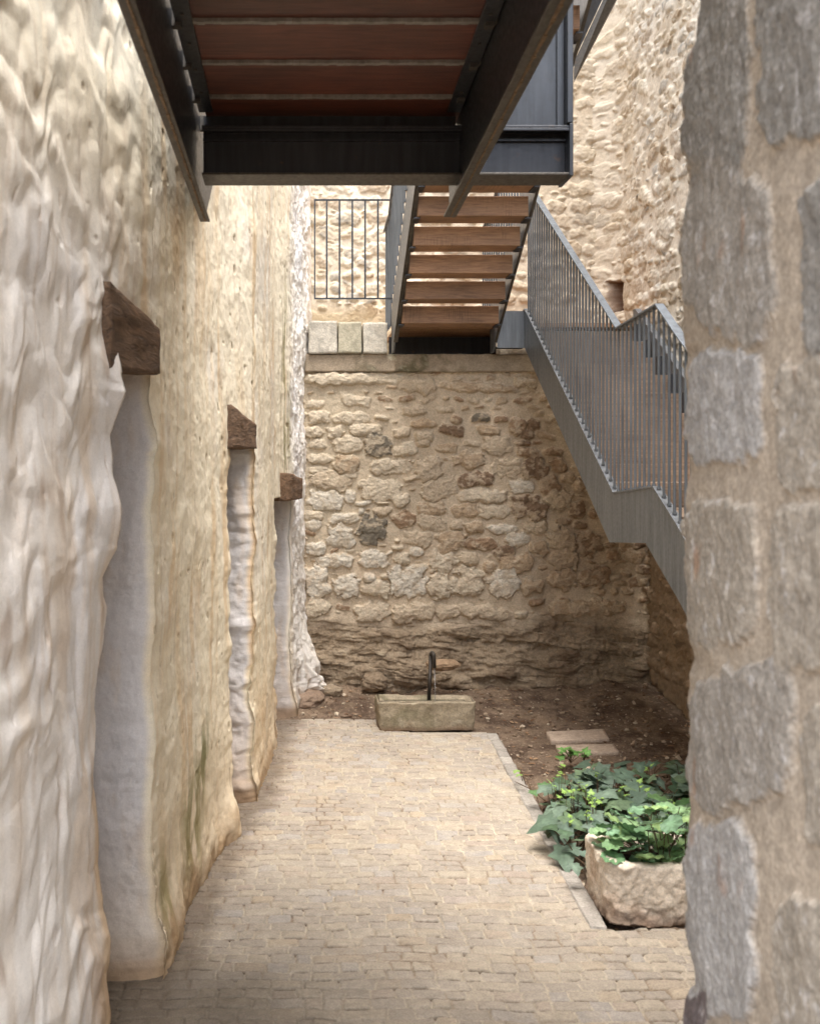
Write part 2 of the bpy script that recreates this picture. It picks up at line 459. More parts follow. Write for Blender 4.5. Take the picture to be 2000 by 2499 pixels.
JW = below * sst(.02, .1, Rr)
gj = mix(np.ones(P.shape) * grey, tan, .5 * sst(.05, .4, fbm(Rr * 4 + RI[:, None], Z * 2.5, 4, 161)))
C = C * (1 - JW[..., None]) + gj * JW[..., None]
def blob(dc, zc, sd, sz): return np.exp(-((D - dc) / sd) ** 2 - ((Z - zc) / sz) ** 2)
green = lin(112, 118, 52)
g = np.clip(1.3 * blob(4.92, .34, .22, .26) + blob(4.32, .24, .14, .22) + blob(5.15, .62, .14, .18), 0, 1) * sst(-.32, .14, fbm(D * 9, Z * 4, 4, 173))
C = mix(C, green, .85 * g)
g = np.exp(-((D - 8.35) / .18) ** 2) * sst(1.75, 1.95, Z) * (1 - sst(3.2, 3.9, Z)) * sst(-.1, .2, run2)
C = mix(C, lin(140, 130, 60), .75 * g)
C = mix(C, lin(150, 116, 78), .8 * (1 - sst(.0, .26, Z + .22 * fbm(D * 5, Z * 5, 4, 175))) )
C = mix(C, lin(206, 160, 96), .30 * (1 - sst(.1, .95, Z + .3 * run)) * (D > 4.1) * (1 - farw))
wall = grid_obj('plaster_wall', P, M['plaster'], None, C, flip=True)
props(wall, 'tall limewashed plaster wall with three recesses under dark wooden lintels, ochre runs', 'wall')

def lintel(cs, seed, n=(10, 24, 12), amp=.022):
    V, Q = hexa(cs, n, amp, 9, seed, st=(1, .45, 1.2))
    return weld(mesh_obj('lintel', V, None, M['oldwood'], wall, quads=Q, smooth=True))
def lintel_box(a, b, top_n, top_f, bot_n, bot_f, proud, seed):
    cs = []
    for dx in (-.42, proud):
        for d, zt, zb in ((a, top_n, bot_n), (b, top_f, bot_f)):
            for zz in (zb, zt): cs.append((face_x(d) + dx, d, zz))
    return lintel(cs, seed)
lintel_box(3.50, 4.165, 2.725, 2.645, 2.415, 2.46, .03, 1)
lintel_box(5.80, 6.33, 2.43, 2.335, 2.18, 2.19, .022, 2)
lintel_box(8.14, 8.62, 2.02, 1.97, 1.80, 1.80, .085, 3)

# ================================================================== BACK RUBBLE WALL
BW = 9.3
x0, x1 = -.05, 3.45
U, V = np.meshgrid(np.linspace(x0, x1, 560), np.linspace(-.1, 2.95, 500), indexing='ij')
m_mort = lin(208, 186, 154)
tones = {'l': lin(214, 196, 166), 't': lin(192, 164, 128), 'n': lin(202, 180, 148), 'b': lin(164, 132, 98), 'd': lin(140, 112, 84), 'g': lin(128, 118, 100), 'w': lin(220, 208, 186)}
T = """350 160 480 60 l;690 195 170 75 n;1000 205 400 48 t;1250 180 110 50 n;150 295 95 38 l;360 275 150 46 l;170 365 110 58 l;340 370 190 58 l;500 365 80 26 l
670 330 120 44 n;830 325 100 28 n;1020 365 105 40 g;1120 375 70 34 b;1200 405 80 76 b;720 395 140 44 t;890 375 50 40 b;130 440 115 56 l;250 440 90 58 l;410 430 170 58 l;600 445 90 48 n;720 462 90 48 n
860 430 130 60 d;1060 430 130 44 t;1290 400 80 56 d;160 505 90 48 l;320 505 130 78 l;480 515 132 104 g;620 535 110 58 l;720 500 70 38 n;840 525 110 48 t;1100 510 150 88 n;1240 500 80 28 d;1262 452 72 50 d;1270 550 120 46 b;1400 545 100 38 b
170 580 130 44 l;310 612 132 86 t;540 625 220 66 l;740 630 140 96 n;960 590 150 78 t;1150 625 140 86 n;1300 625 124 100 d;1420 615 80 78 b;160 640 100 38 l;225 700 205 78 n;490 742 200 112 l;330 670 80 28 l;660 685 90 24 n
800 742 180 104 n;990 690 180 74 d;1230 725 120 66 w;1375 720 96 80 b;1470 680 72 48 t;1530 722 62 58 t;200 800 185 88 w;330 780 52 68 w;600 800 86 58 l;1030 777 245 62 l;1250 790 155 38 d;1430 802 132 88 n
400 815 90 24 w;505 815 66 20 l;760 847 155 66 t;930 850 140 60 t;1090 860 152 62 l;1270 850 172 88 d;1520 850 82 70 d;300 892 155 48 w;390 858 32 42 w;500 858 100 40 n;610 900 116 78 b;140 880 92 48 l;450 955 138 132 g;760 920 150 66 n;895 930 70 48 n
985 945 92 58 t;1130 950 158 48 w;1310 940 112 58 n;1450 912 82 38 d;1545 930 72 38 d;280 990 130 108 w;140 930 82 48 w;690 1005 150 66 n;865 1015 140 86 t;1015 1030 170 58 b;1210 1005 120 66 w;1440 1010 122 116 n;1585 1032 142 106 d
580 1015 32 20 l;580 1050 62 28 l;150 1050 92 68 w;680 1070 82 44 w;600 1110 72 58 l;460 1110 145 92 w;250 1120 182 66 w;820 1130 122 104 l;950 1110 112 58 n;1150 1072 112 68 d;1320 1050 92 58 t;690 1152 102 38 l;1200 1130 182 76 t;1460 1110 142 88 n;1060 1150 62 48 t
160 1232 112 150 w;320 1250 132 106 w;430 1205 62 40 w;520 1200 62 28 l;470 1265 122 78 l;630 1230 172 140 w;810 1250 150 106 l;960 1230 132 136 l;1140 1240 152 126 w;1290 1250 112 68 t;1450 1220 132 96 t;1610 1200 152 96 b
160 1360 112 86 l;450 1390 182 84 l;660 1390 212 84 n;840 1390 112 66 n;1040 1390 272 64 n;1230 1400 72 38 l;1580 1365 360 74 t;1310 1335 90 34 b"""
stones = []; rs = np.random.RandomState(4)
for it in T.replace('\n', ';').split(';'):
    zx, zy, w, h, t = it.split(); zx, zy, w, h = map(float, (zx, zy, w, h))
    q = at(700 + zx / 2.156, 850 + zy / 2.156, BW); k = BW / F / 2.156
    stones.append((q[0], q[2], w * k * 1.12, h * k * 1.18, rs.normal() * .09, rs.uniform(.022, .045) * (1.25 if zy > 1180 else 1), tones[t], rs.uniform(2.4, 4.6)))
def free(cx, cy, w, h):
    for s in stones:
        if abs(s[0] - cx) < (s[2] + w) * .46 and abs(s[1] - cy) < (s[3] + h) * .46: return False
    return True
chips = random_stones(x0, x1, .72, 2.95, .035, .075, (1.4, 3.4), 11, .9, (.010, .026), [tones['l'], tones['n'], tones['t'], tones['n'], tones['b']], free, .2)
more = random_stones(2.75, x1, .8, 2.95, .08, .16, (1.1, 1.9), 12, .95, (.02, .045), [tones['d'], tones['b'], tones['t']], free, .2)
H = .012 * fbm(U * 4, V * 4, 4, 201) + .004 * fbm(U * 30, V * 30, 4, 203)
C = np.ones(U.shape + (3,)) * m_mort * (1 + .22 * fbm(U * 3, V * 3, 4, 207))[..., None]
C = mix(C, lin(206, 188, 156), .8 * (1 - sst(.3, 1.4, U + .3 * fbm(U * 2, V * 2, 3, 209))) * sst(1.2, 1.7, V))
stamp(U, V, H, C, stones + chips + more, 21, True, .7, .005, .010)
# bedrock: thin slanting strata at the foot
st_w = fbm(U * 1.6, V * 2.2, 3, 211)
rock = fbm(U * 2.6, V * 3.6, 5, 219, .6)
fac = 1 - sst(.58, .76, V + .16 * st_w)
def strata(freq, seed, uf, dip=-.10):
    s_ = (V - dip * U) * freq + .55 * fbm(U * 1.3, V * 1.1, 3, seed) * freq / 9 + .18 * perlin2(U * 9, V * 9, seed + 1)
    k_ = np.floor(s_); f_ = s_ - k_
    p_ = perlin2(U * uf + k_ * 7.31, k_ * 3.17 + .37, seed + 2)
    p_ = np.where(np.abs(p_) < .12, p_ * .4, p_) + .5 * np.floor(perlin2(U * uf * 1.7 + k_ * 3.3, k_ * 5.1 + .2, seed + 4) * 4) / 4
    return p_ * (.55 + .45 * sst(0, .35, f_)), f_
sA, fA = strata(9, 211, 2.2); sB, fB = strata(23, 225, 4.5, -.06)
lay2 = sB
HB = .085 * rock + .055 * sA + .020 * sB + .09 * (1 - V / .8) + .010 * fbm(U * 15, V * 28, 4, 229, .65)
HB -= .02 * (1 - sst(.0, .1, fA)) * sst(-.1, .3, rock)
HB += .10 * np.exp(-((V - .80) / .07) ** 2) * sst(1.9, 2.6, U) + .06 * np.exp(-((U - 1.0) / .25) ** 2 - ((V - .28) / .18) ** 2)
H = H * (1 - fac) + HB * fac
cb = mix(np.ones(C.shape) * lin(162, 140, 110), lin(120, 98, 74), sst(-.1, .4, rock + .12 * lay2))
cb = mix(cb, lin(184, 164, 134), .6 * sst(.1, .5, fbm(U * 5, V * 12, 4, 223)))
C = C * (1 - fac[..., None]) + cb * fac[..., None]
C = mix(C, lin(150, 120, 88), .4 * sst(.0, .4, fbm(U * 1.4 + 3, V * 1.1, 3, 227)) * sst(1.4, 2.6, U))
P = np.stack((U, BW - H, V), -1)
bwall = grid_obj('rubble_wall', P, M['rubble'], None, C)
props(bwall, 'rubble stone wall on layered bedrock behind the water trough, below the landing', 'wall')
# concrete band on top, greenish with growth
V_, Q_ = hexa([(a, b, c) for a in (.12, 3.3) for b in (BW - .045, BW + .9) for c in (2.925, 3.085)], (160, 12, 10), .02, 6, 31)
f = fbm3(V_, 4, 33, 4); f2 = fbm3(V_, 14, 37, 4)
Cc = np.ones(V_.shape) * lin(176, 156, 128) * (1 + .4 * f)[:, None]
Cc = mix(Cc, lin(92, 86, 52), .85 * sst(-.02, .2, f + .4 * f2) * np.exp(-((V_[:, 0] - 1.05) / .55) ** 2))
Cc = mix(Cc, lin(200, 190, 160), .7 * sst(.15, .3, f2) * np.exp(-((V_[:, 0] - 1.0) / .3) ** 2))
weld(mesh_obj('capping', V_, None, M['stone'], bwall, Cc, True, quads=Q_))

# ================================================================== UPPER BACK WALL AND RIGHT WALL
UB = 10.3
pale = [lin(214, 198, 168), lin(194, 174, 142), lin(206, 190, 162), lin(176, 150, 114), lin(166, 140, 104), lin(160, 150, 132)]
def pale_wall(U, V, seed, h=(.09, .2), whiten=0, fill=.8, prot=(.006, .024), rot=.2, asp=(1.1, 2.3), small=(1.2, 3)):
    H = .02 * fbm(U * 3, V * 3, 4, seed) + .006 * fbm(U * 25, V * 25, 4, seed + 3)
    C = np.ones(U.shape + (3,)) * lin(222, 204, 174) * (1 + .12 * fbm(U * 2, V * 2, 3, seed + 5))[..., None]
    st = random_stones(U.min(), U.max(), V.min(), V.max(), h[0], h[1], asp, seed, fill, prot, pale, None, rot, (2, 4.5))
    st += random_stones(U.min(), U.max(), V.min(), V.max(), .03, .07, small, seed + 1, .4, (.006, .026), pale, None, rot * 1.5, (2, 3.6))
    stamp(U, V, H, C, st, seed + 9, True, .6, .005, .010)
    if whiten: C = mix(C, lin(236, 228, 212), whiten * sst(-.35, .15, fbm(U * 3, V * 3, 4, seed + 11)))
    return H, C
U, V = np.meshgrid(np.linspace(-.4, 3.5, 420), np.linspace(2.9, 8.2, 560), indexing='ij')
H, C = pale_wall(U, V, 301, (.10, .2), .25, .9, (.012, .034))
low = 1 - sst(3.55, 3.75, V)
C = mix(C, lin(206, 182, 146), .45 * sst(1.3, 1.8, U))  # far flight's shade painted in as tan towards the right
H = H * (1 - low * .6); C = mix(C, lin(196, 172, 130), low * .8 * (U < 1.3))
ho = at(1478, 735, UB); hole = sst(.02, -.02, 0 * U) * 0
hr = np.maximum(np.abs((U - ho[0]) / .085), np.abs((V - ho[2]) / .16)) + .25 * fbm(U * 9, V * 9, 3, 317)
H -= .25 * (1 - sst(.85, 1.0, hr)); C = mix(C, lin(120, 78, 44), 1 - sst(.85, 1.1, hr))
C = C * np.where(U > 1.5, .84, .97)[..., None]
up = grid_obj('courtyard_wall', np.stack((U, UB - H, V), -1), M['rubblepale'], None, C)
props(up, 'pale limewashed rubble wall behind the small balcony railing at the landing', 'wall')
RX = 3.25
dd = np.concatenate((np.linspace(.5, 7.6, 40)[:-1], np.linspace(7.6, 10.5, 330)))
U, V = np.meshgrid(dd, np.linspace(-.1, 8.2, 900), indexing='ij')
H, C = pale_wall(U, V, 331, (.07, .17), .3, .85, (.010, .034), .25, (1.3, 2.8), (1.5, 3.4))
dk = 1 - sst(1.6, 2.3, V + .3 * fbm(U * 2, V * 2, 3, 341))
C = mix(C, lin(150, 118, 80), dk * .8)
H += .05 * dk * fbm(U * 5, V * 5, 4, 343) + .22 * np.clip((U - 9.85) / .45, 0, 1) ** 2.5 * sst(2.6, 3.2, V)
C = mix(C, lin(206, 182, 146), .45 * sst(9.4, 10.0, U + .3 * fbm(U * 3, V * 2, 3, 345)))
hr = np.maximum(np.abs((U - 10.08) / .10), np.abs((V - 3.74) / .16)) + .3 * fbm(U * 9, V * 9, 3, 347)
H -= .2 * (1 - sst(.8, 1.0, hr)); C = mix(C, lin(124, 84, 52), 1 - sst(.85, 1.1, hr))
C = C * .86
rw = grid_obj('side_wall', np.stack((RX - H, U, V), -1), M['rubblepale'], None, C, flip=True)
props(rw, 'high sunlit rubble wall with rough chips and mortar beside the descending stair', 'wall')

# ================================================================== RIGHT FOREGROUND JAMB
JX, JE = .85, 2.24
dcol = np.concatenate((np.linspace(.4, 1.55, 30)[:-1], np.linspace(1.55, JE, 330)))
zr = np.concatenate((np.linspace(-.05, .7, 40)[:-1], np.linspace(.7, 3.3, 760), np.linspace(3.32, 4.0, 20)))
D, Z = np.meshgrid(dcol, zr, indexing='ij')
PX = VX + JX * F / D; PY = VY - (Z - CAMZ) * F / D
PYs = PY * .9
mort = lin(180, 164, 142)
gA, gB, gC, gD = lin(138, 133, 124), lin(150, 142, 130), lin(162, 158, 152), lin(158, 147, 130)
H = .006 * fbm(D * 9, Z * 6, 4, 401); C = np.ones(D.shape + (3,)) * mort * (1 + .14 * fbm(D * 5, Z * 4, 4, 403))[..., None]
# stones given in photo pixels on this face: centre x, centre y, width, height, rotation, colour
js = [(1745, 190, 185, 500, .05, gA), (1950, 120, 200, 470, .06, gA), (1775, 610, 235, 440, -.18, gB), (2010, 660, 110, 460, .03, gA),
      (1765, 995, 205, 290, .05, gC), (1985, 1040, 170, 330, .05, gD), (1755, 1400, 205, 370, .03, gD), (1965, 1440, 170, 430, .02, gD),
      (1800, 1800, 300, 340, .12, gB), (1752, 2250, 200, 500, .02, gC), (1975, 2390, 180, 420, .04, gD), (2030, 1900, 130, 360, 0, gD), (1680, 2490, 90, 130, .3, lin(110, 98, 96))]
W1 = fbm(D * 14, Z * 9, 4, 411, .6); W2 = fbm(D * 14 + 7, Z * 9, 4, 413, .6); Rg = fbm(D * 34, Z * 26, 4, 415, .65)
for cx, cy, w, h, rot, c in js:
    lx = (PX - cx) + W1 * 26; ly = (PY - cy) + W2 * 45
    ly = ly - lx * -rot * 2.2
    rr = (np.abs(lx / (w / 2)) ** 5 + np.abs(ly / (h / 2)) ** 5) ** .2
    mm = 1 - sst(.91, 1.0, rr + .10 * fbm(D * 16, Z * 9, 4, 441, .6))
    H = np.maximum(H, H * (1 - mm) + mm * (.010 + .012 * fbm(D * 7, Z * 4, 3, 417) + .005 * Rg))
    cc = np.asarray(c) * (1.06 + .24 * fbm(D * 26, Z * 17, 5, 419, .7))[..., None]
    cc = mix(cc, lin(206, 202, 198), .55 * sst(.12, .4, fbm(D * 22, Z * 15, 5, 421, .7)))
    cc = mix(cc, lin(168, 112, 60), .45 * sst(.38, .6, fbm(D * 8, Z * 5, 3, 423)))
    C = C * (1 - mm[..., None]) + cc * mm[..., None]
sil = [(-200, 1700), (0, 1700), (110, 1690), (160, 1662), (400, 1655), (440, 1667), (470, 1668), (520, 1652), (700, 1645), (840, 1652), (865, 1664), (900, 1653), (960, 1657), (1050, 1660), (1160, 1664), (1210, 1652),
       (1560, 1662), (1610, 1676), (1650, 1662), (1740, 1663), (1800, 1666), (1980, 1664), (2060, 1658), (2300, 1662), (2370, 1684), (2410, 1684), (2440, 1666), (2499, 1660), (3200, 1660)]
PYe = VY - (Z - CAMZ) * F / JE
so = (np.interp(PYe, [a for a, b in sil], [b for a, b in sil]) - (VX + JX * F / JE) + 9) * JE / F + .004 * fbm(Z * 25, Z * 0, 3, 431)
X = JX - H + (so + .014) * np.exp(-(JE - D) / .10)
Y = D + 0 * Z
P1 = np.stack((X, Y - .02 * np.exp(-(JE - D) / .015) * 0, Z), -1)
tt = np.linspace(0, 1, 40)[1:]
back = np.stack((P1[-1, :, 0][None] + tt[:, None] ** 2 * 2.4 * np.ones((1, len(zr))), JE + .035 * np.sqrt(sst(0, .08, tt))[:, None] + 0 * zr[None], np.repeat(zr[None], len(tt), 0)), -1)
P = np.concatenate((P1, back)); C = np.concatenate((C, np.repeat(C[-1:], len(tt), 0)))
jamb = grid_obj('stone_jamb', P, M['jamb'], None, C, flip=True)
props(jamb, 'massive grey stone door jamb with wide mortar joints, close on the right side', 'wall')

# ================================================================== GROUND, PATH, KERB
edge_x = lambda d: np.interp(d, [3, 4.62, 7.95, 8.5], [1.335, 1.42, 1.59, 1.615])
PEND = 8.35
def cobbles(D, X):
    wv = fbm(X * 1.3, D * 1.3, 3, 501) * .05 + .012 * perlin2(X * 6, D * 6, 503)
    ph = .074; v = (D + wv) / ph; row = np.floor(v); fv = v - row
    wr = .085 + .06 * hrand(row, row * 0, 505)
    u = (X + .02 * perlin2(X * 5, D * 5, 507)) / wr + hrand(row, row * 0 + 3, 509) * 7
    i = np.floor(u); 
    def bnd(k): return k + .5 * (hrand(k, row, 511) - .5)
    lo, hi = bnd(i), bnd(i + 1)
    i = np.where(u < lo, i - 1, np.where(u >= hi, i + 1, i)); lo, hi = bnd(i), bnd(i + 1)
    ex = np.minimum(u - lo, hi - u) * wr; ev = np.minimum(fv, 1 - fv) * ph
    jn = .003 * perlin2(X * 40, D * 40, 513) + .002 * perlin2(X * 90, D * 90, 515)
    cn = .010
    e = np.where((ex < cn) & (ev < cn), cn - np.hypot(cn - ex, cn - ev), np.minimum(ex, ev)) + jn
    rid = hrand(i, row, 517); rid2 = hrand(i, row, 519); rid3 = hrand(i, row, 523)
    m = sst(.003, .0065, e)
    fl = sst(-.2, .35, fbm(X * 2.2, D * 2.2, 4, 521))                 # where the joints are filled nearly flush
    h = m * (.003 + .005 * (1 - fl) + .005 * (rid - .5)) + m * .0015 * sst(.006, .02, e) + .0022 * fbm(X * 45, D * 45, 3, 525)
    h += m * ((rid2 - .5) * .16 * (fv - .5) * ph)
    h -= .008 * (1 - sst(.0, .0045, e)) * (1 - m) * sst(-.1, .3, perlin2(X * 7, D * 7, 527)) 
    h += .012 * fbm(X * 1.1, D * 1.1, 3, 529); damp_shade = (1 - sst(3.7, 4.7, D + .5 * (X + .3) + .35 * fbm(X * 2, D * 2, 3, 545)))  # mask for wetness and foreground shade painted into the near left setts
    st = np.ones(X.shape + (3,)) * lin(164, 151, 134)
    st = mix(st, lin(176, 161, 138), sst(.45, .9, rid)); st = mix(st, lin(164, 158, 152), sst(.86, .92, rid2) * .5)
    st = mix(st, lin(184, 156, 116), sst(.86, .95, rid3) * .3); st = mix(st, lin(176, 146, 126), (rid3 < .03) * .25)
    st = st * (1 + .16 * fbm(X * 14, D * 14, 4, 531))[..., None]
    mo = np.ones(X.shape + (3,)) * lin(188, 173, 148) * (1 + .15 * fbm(X * 9, D * 9, 3, 533))[..., None]
    mo = mix(mo, lin(120, 92, 66), .75 * sst(.0, .35, fbm(X * 3.1, D * 3.1, 4, 535)))
    fr = (1 - sst(.003, .008, ev + jn)) * (ex > .012) * sst(.0, .25, perlin2(X * 6 + row * 3.7, D * 4, 543) + .14)
    mo = mix(mo, lin(84, 58, 38), .95 * fr); h -= .006 * fr
    cm = sst(.2, .8, m) * (1 - .45 * fl * sst(-.1, .3, fbm(X * 11, D * 11, 3, 537)))
    c = mo * (1 - cm[..., None]) + st * cm[..., None]
    c = mix(c, lin(184, 170, 148), .4 * sst(-.05, .35, fbm(X * .9 + 4, D * .7, 3, 539)))
    c = mix(c, lin(92, 72, 52), .65 * (1 - sst(.02, .20, X - face_x(D) - .03 + .12 * fbm(X * 6, D * 6, 4, 547)))); c = mix(c, lin(78, 66, 52), .75 * damp_shade); c = mix(c, lin(104, 91, 74), .45 * (1 - sst(3.6, 5.6, D + .35 * fbm(X * 2, D * 2, 3, 541))))  # dirt and contact shade by the wall, then near overhead shade, painted in
    return h, c
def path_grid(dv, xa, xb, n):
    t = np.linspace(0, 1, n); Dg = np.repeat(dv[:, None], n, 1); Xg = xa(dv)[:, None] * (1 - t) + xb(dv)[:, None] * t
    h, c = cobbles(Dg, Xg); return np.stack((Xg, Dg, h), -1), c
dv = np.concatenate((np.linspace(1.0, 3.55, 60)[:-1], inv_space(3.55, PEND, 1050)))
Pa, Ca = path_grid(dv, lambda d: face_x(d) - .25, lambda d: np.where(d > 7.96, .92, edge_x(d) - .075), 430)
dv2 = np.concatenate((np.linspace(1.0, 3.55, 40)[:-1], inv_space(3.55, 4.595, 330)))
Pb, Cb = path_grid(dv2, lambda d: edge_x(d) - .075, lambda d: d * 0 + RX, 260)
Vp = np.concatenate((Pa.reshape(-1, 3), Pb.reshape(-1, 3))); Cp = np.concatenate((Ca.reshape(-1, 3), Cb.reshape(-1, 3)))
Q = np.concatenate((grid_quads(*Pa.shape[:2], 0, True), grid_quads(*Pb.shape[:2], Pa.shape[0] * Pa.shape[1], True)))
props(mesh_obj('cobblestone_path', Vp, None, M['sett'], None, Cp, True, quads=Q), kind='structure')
# kerb: flush worn border stones
Vs, Qs, Cs, off = [], [], [], 0
d = 4.60; rs = np.random.RandomState(7)
while d < 7.9:
    l = rs.uniform(.14, .30); b = min(d + l, 7.93)
    za = .014 + rs.uniform(-.003, .004)
    cs = [(edge_x(y) + (-.078 if k == 0 else 0) + rs.uniform(-.004, .004), y, z) for k in (0, 1) for y in (d, b - .006) for z in (-.12, za)]
    v, q = hexa(cs, (8, 16, 6), .008, 14, int(d * 100))
    cc = np.ones(v.shape) * lin(*rs.choice([160, 168, 174, 180]) * np.array((1, .945, .87))) * (1 + .3 * fbm3(v, 22, 5))[:, None]
    Vs.append(v); Qs.append(q + off); Cs.append(cc); off += len(v); d = b
kb = weld(mesh_obj('kerb', np.concatenate(Vs), None, M['stone'], None, np.concatenate(Cs), True, quads=np.concatenate(Qs))); props(kb, kind='structure')
# soil bed
dv = inv_space(4.4, 9.6, 420); xg = np.linspace(-.2, 3.5, 420)
Dg, Xg = np.meshgrid(dv, xg, indexing='ij')
def soil_h(X, D):
    h = -.03 + .03 * fbm(X * 2, D * 2, 4, 601) + .012 * fbm(X * 16, D * 16, 4, 603, .65) + .006 * fbm(X * 50, D * 50, 3, 605)
    h = h + .16 * sst(8.3, 9.4, D) * (.7 + .5 * fbm(X * 2, D * 2, 3, 607)) + .05 * sst(2.2, 3.2, X)
    return h - .03 * (1 - sst(.0, .22, X - edge_x(D))) * (D < 8.0)
Hs = soil_h(Xg, Dg)
Hs = np.where((Xg < np.where(Dg > 7.93, .90, edge_x(Dg) - .03)) & (Dg < PEND - .03), Hs - .12, Hs)
cs = mix(np.ones(Xg.shape + (3,)) * lin(138, 114, 90), lin(100, 78, 60), sst(-.2, .3, fbm(Xg * 4, Dg * 4, 5, 611, .6)))
cs = mix(cs, lin(168, 140, 108), .6 * sst(.0, .4, fbm(Xg * 3 + 7, Dg * 3, 4, 613)) * sst(7.6, 8.6, Dg))
cs = mix(cs, lin(176, 152, 122), .7 * sst(.28, .45, fbm(Xg * 34, Dg * 34, 3, 615)))
props(grid_obj('ground', np.stack((Xg, Dg, Hs), -1), M['soil'], None, cs, flip=True), kind='structure')
props(MB().add([(-60, -60, -.3), (60, -60, -.3), (60, 60, -.3), (-60, 60, -.3)], [(0, 1, 2, 3)]).build('terrain', M['soil'].copy()), kind='structure')
mt = bpy.data.objects['terrain'].data.materials[0]; ntt = mt.node_tree
ntt.nodes['Principled BSDF'].inputs['Base Color'].default_value = (.2, .14, .09, 1)
for l in list(ntt.links):
    if l.to_socket.name == 'Base Color': ntt.links.remove(l)
# pebbles, chips and dead leaves on the soil
rs = np.random.RandomState(17); Vs, Fs, Cs = [], [], []
ico = bmesh.new(); bmesh.ops.create_icosphere(ico, subdivisions=1, radius=1); iv = np.array([v.co for v in ico.verts]); ifc = [tuple(v.index for v in f.verts) for f in ico.faces]; ico.free()
n = 0; nv = 0
while n < 2600:
    X_, D_ = rs.uniform(.1, 3.2), rs.uniform(4.7, 9.2)
    if D_ < PEND + .02 and X_ < edge_x(D_) + .02: continue
    if D_ > 8.2 and X_ < face_x(D_): continue
    big_ = rs.rand() ** 5
    r = .004 + .022 * big_
    h = float(soil_h(np.array(X_), np.array(D_)))
    if rs.rand() < .8:
        v = iv * np.array((1, rs.uniform(.6, 1.2), rs.uniform(.4, .8))) * r * (1 + .25 * rs.normal(size=(len(iv), 1)))
        f = ifc; c = [lin(196, 176, 148), lin(160, 136, 108), lin(140, 116, 92), lin(120, 92, 68)][rs.randint(4)]
    else:
        s = rs.uniform(.012, .03)
        v = np.array(((-1, 0, 0), (-.3, .45, .12), (.5, .4, .2), (1, 0, .1), (.4, -.42, .16), (-.4, -.4, .05))) * s; f = [(0, 1, 2, 3), (0, 3, 4, 5)]
        c = [lin(150, 112, 74), lin(120, 84, 52), lin(176, 140, 100)][rs.randint(3)]
    a = rs.uniform(0, 6.28); R_ = np.array(((math.cos(a), -math.sin(a), 0), (math.sin(a), math.cos(a), 0), (0, 0, 1)))
    v = v @ R_.T + np.array((X_, D_, h + r * .25 + .003))
    Vs.append(v); Fs += [tuple(i + nv for i in ff) for ff in f]; nv += len(v); Cs.append(np.repeat(c[None], len(v), 0)); n += 1
o = mesh_obj('pebbles', np.concatenate(Vs), Fs, M['litter'], None, np.concatenate(Cs)); props(o, 'small pale pebbles and dry leaf litter scattered over the dark soil', 'pebbles', None, 'stuff')

# ================================================================== BLOCKS, SLABS, ROCKS
def block(name, cs, n, amp, sc, seed, col, var=.25):
    v, q = hexa(cs, n, amp, sc, seed)
    c = np.ones(v.shape) * col * (1 + var * 1.6 * fbm3(v, 7, seed + 3, 5))[:, None]
    c = mix(c, np.asarray(col) * .62, .6 * sst(.08, .3, fbm3(v, 11, seed + 9, 4)))
    return weld(mesh_obj(name, v, None, M['stone'], None, c, True, quads=q))
bl = [(753, 822, 783, 862), (825, 882, 785, 862), (886, 944, 787, 862)]
lb = ['pale squared stone block on the wall top against the plaster wall', 'weathered middle stone block of the three in a row on the wall top', 'pale squared stone block on the wall top against the steel stair']
for i, (a, b, t, u) in enumerate(bl):
    p0, p1 = at(a, t, 9.22), at(b, u, 9.22)
    o = block('stone_block', [(x, y, z) for x in (p0[0], p1[0]) for y in (9.22, 9.72) for z in (3.09, p0[2])], (14, 18, 14), .016, 7, 40 + i, lin(214, 204, 184) if i != 1 else lin(200, 190, 160), .12)
    props(o, lb[i], 'stone block', 'stone blocks on top of the rubble wall')
sl = [((1332, 1777), (1472, 1771), (1486, 1795), (1344, 1799)), ((1356, 1809), (1496, 1807), (1510, 1826), (1371, 1831))]
ls = ['flat stone slab lying in the soil, nearer the rubble wall', 'flat stone slab lying in the soil, nearer the ivy']
for i, q4 in enumerate(sl):
    g = []
    for (a, b) in q4:
        dd_ = (CAMZ - .03) * F / (b - VY); g.append(((a - VX) * dd_ / F, dd_))
    (fl, fr, nr, nl) = g
    cs = [(p_[0], p_[1], z) for pr in ((nl, fl), (nr, fr)) for p_ in pr for z in (-.10, .004)]
    o = block('paving_slab', cs, (24, 14, 5), .010, 9, 50 + i, lin(190, 166, 142), .15); props(o, ls[i], 'slab', 'stone slabs set in the soil bed')
def rock(name, c, r, seed, col, label, flat=.75, amp=.45):
    bm = bmesh.new(); bmesh.ops.create_icosphere(bm, subdivisions=5, radius=1)
    v = np.array([x.co for x in bm.verts]); f = [tuple(x.index for x in y.verts) for y in bm.faces]; bm.free()
    v = v * (1 + amp * fbm3(v, 1.3, seed, 5)[:, None]) + .10 * noise3v(v, 4, seed + 5, 4)
    v = v * np.array(r) + np.array(c)
    cc = np.ones(v.shape) * col * (1 + .5 * fbm3(v, 12, seed + 7, 4))[:, None]
    return props(mesh_obj(name, v, f, M['stone'], None, cc, True), label, 'rock')
rock('footing_rock', (.10, 8.95, .05), (.20, .24, .10), 9, lin(150, 124, 100), 'brown rock under the whitewashed lump in the back corner')
rock('loose_rock', (.36, 9.02, .09), (.09, .08, .06), 12, lin(160, 140, 112), 'small grey brown rock on soil right of the whitewashed lump', amp=.6)
rock('loose_rock', (.74, 9.12, .15), (.12, .09, .085), 15, lin(150, 128, 100), 'angular rock leaning on the bedrock left behind the trough', amp=.7)
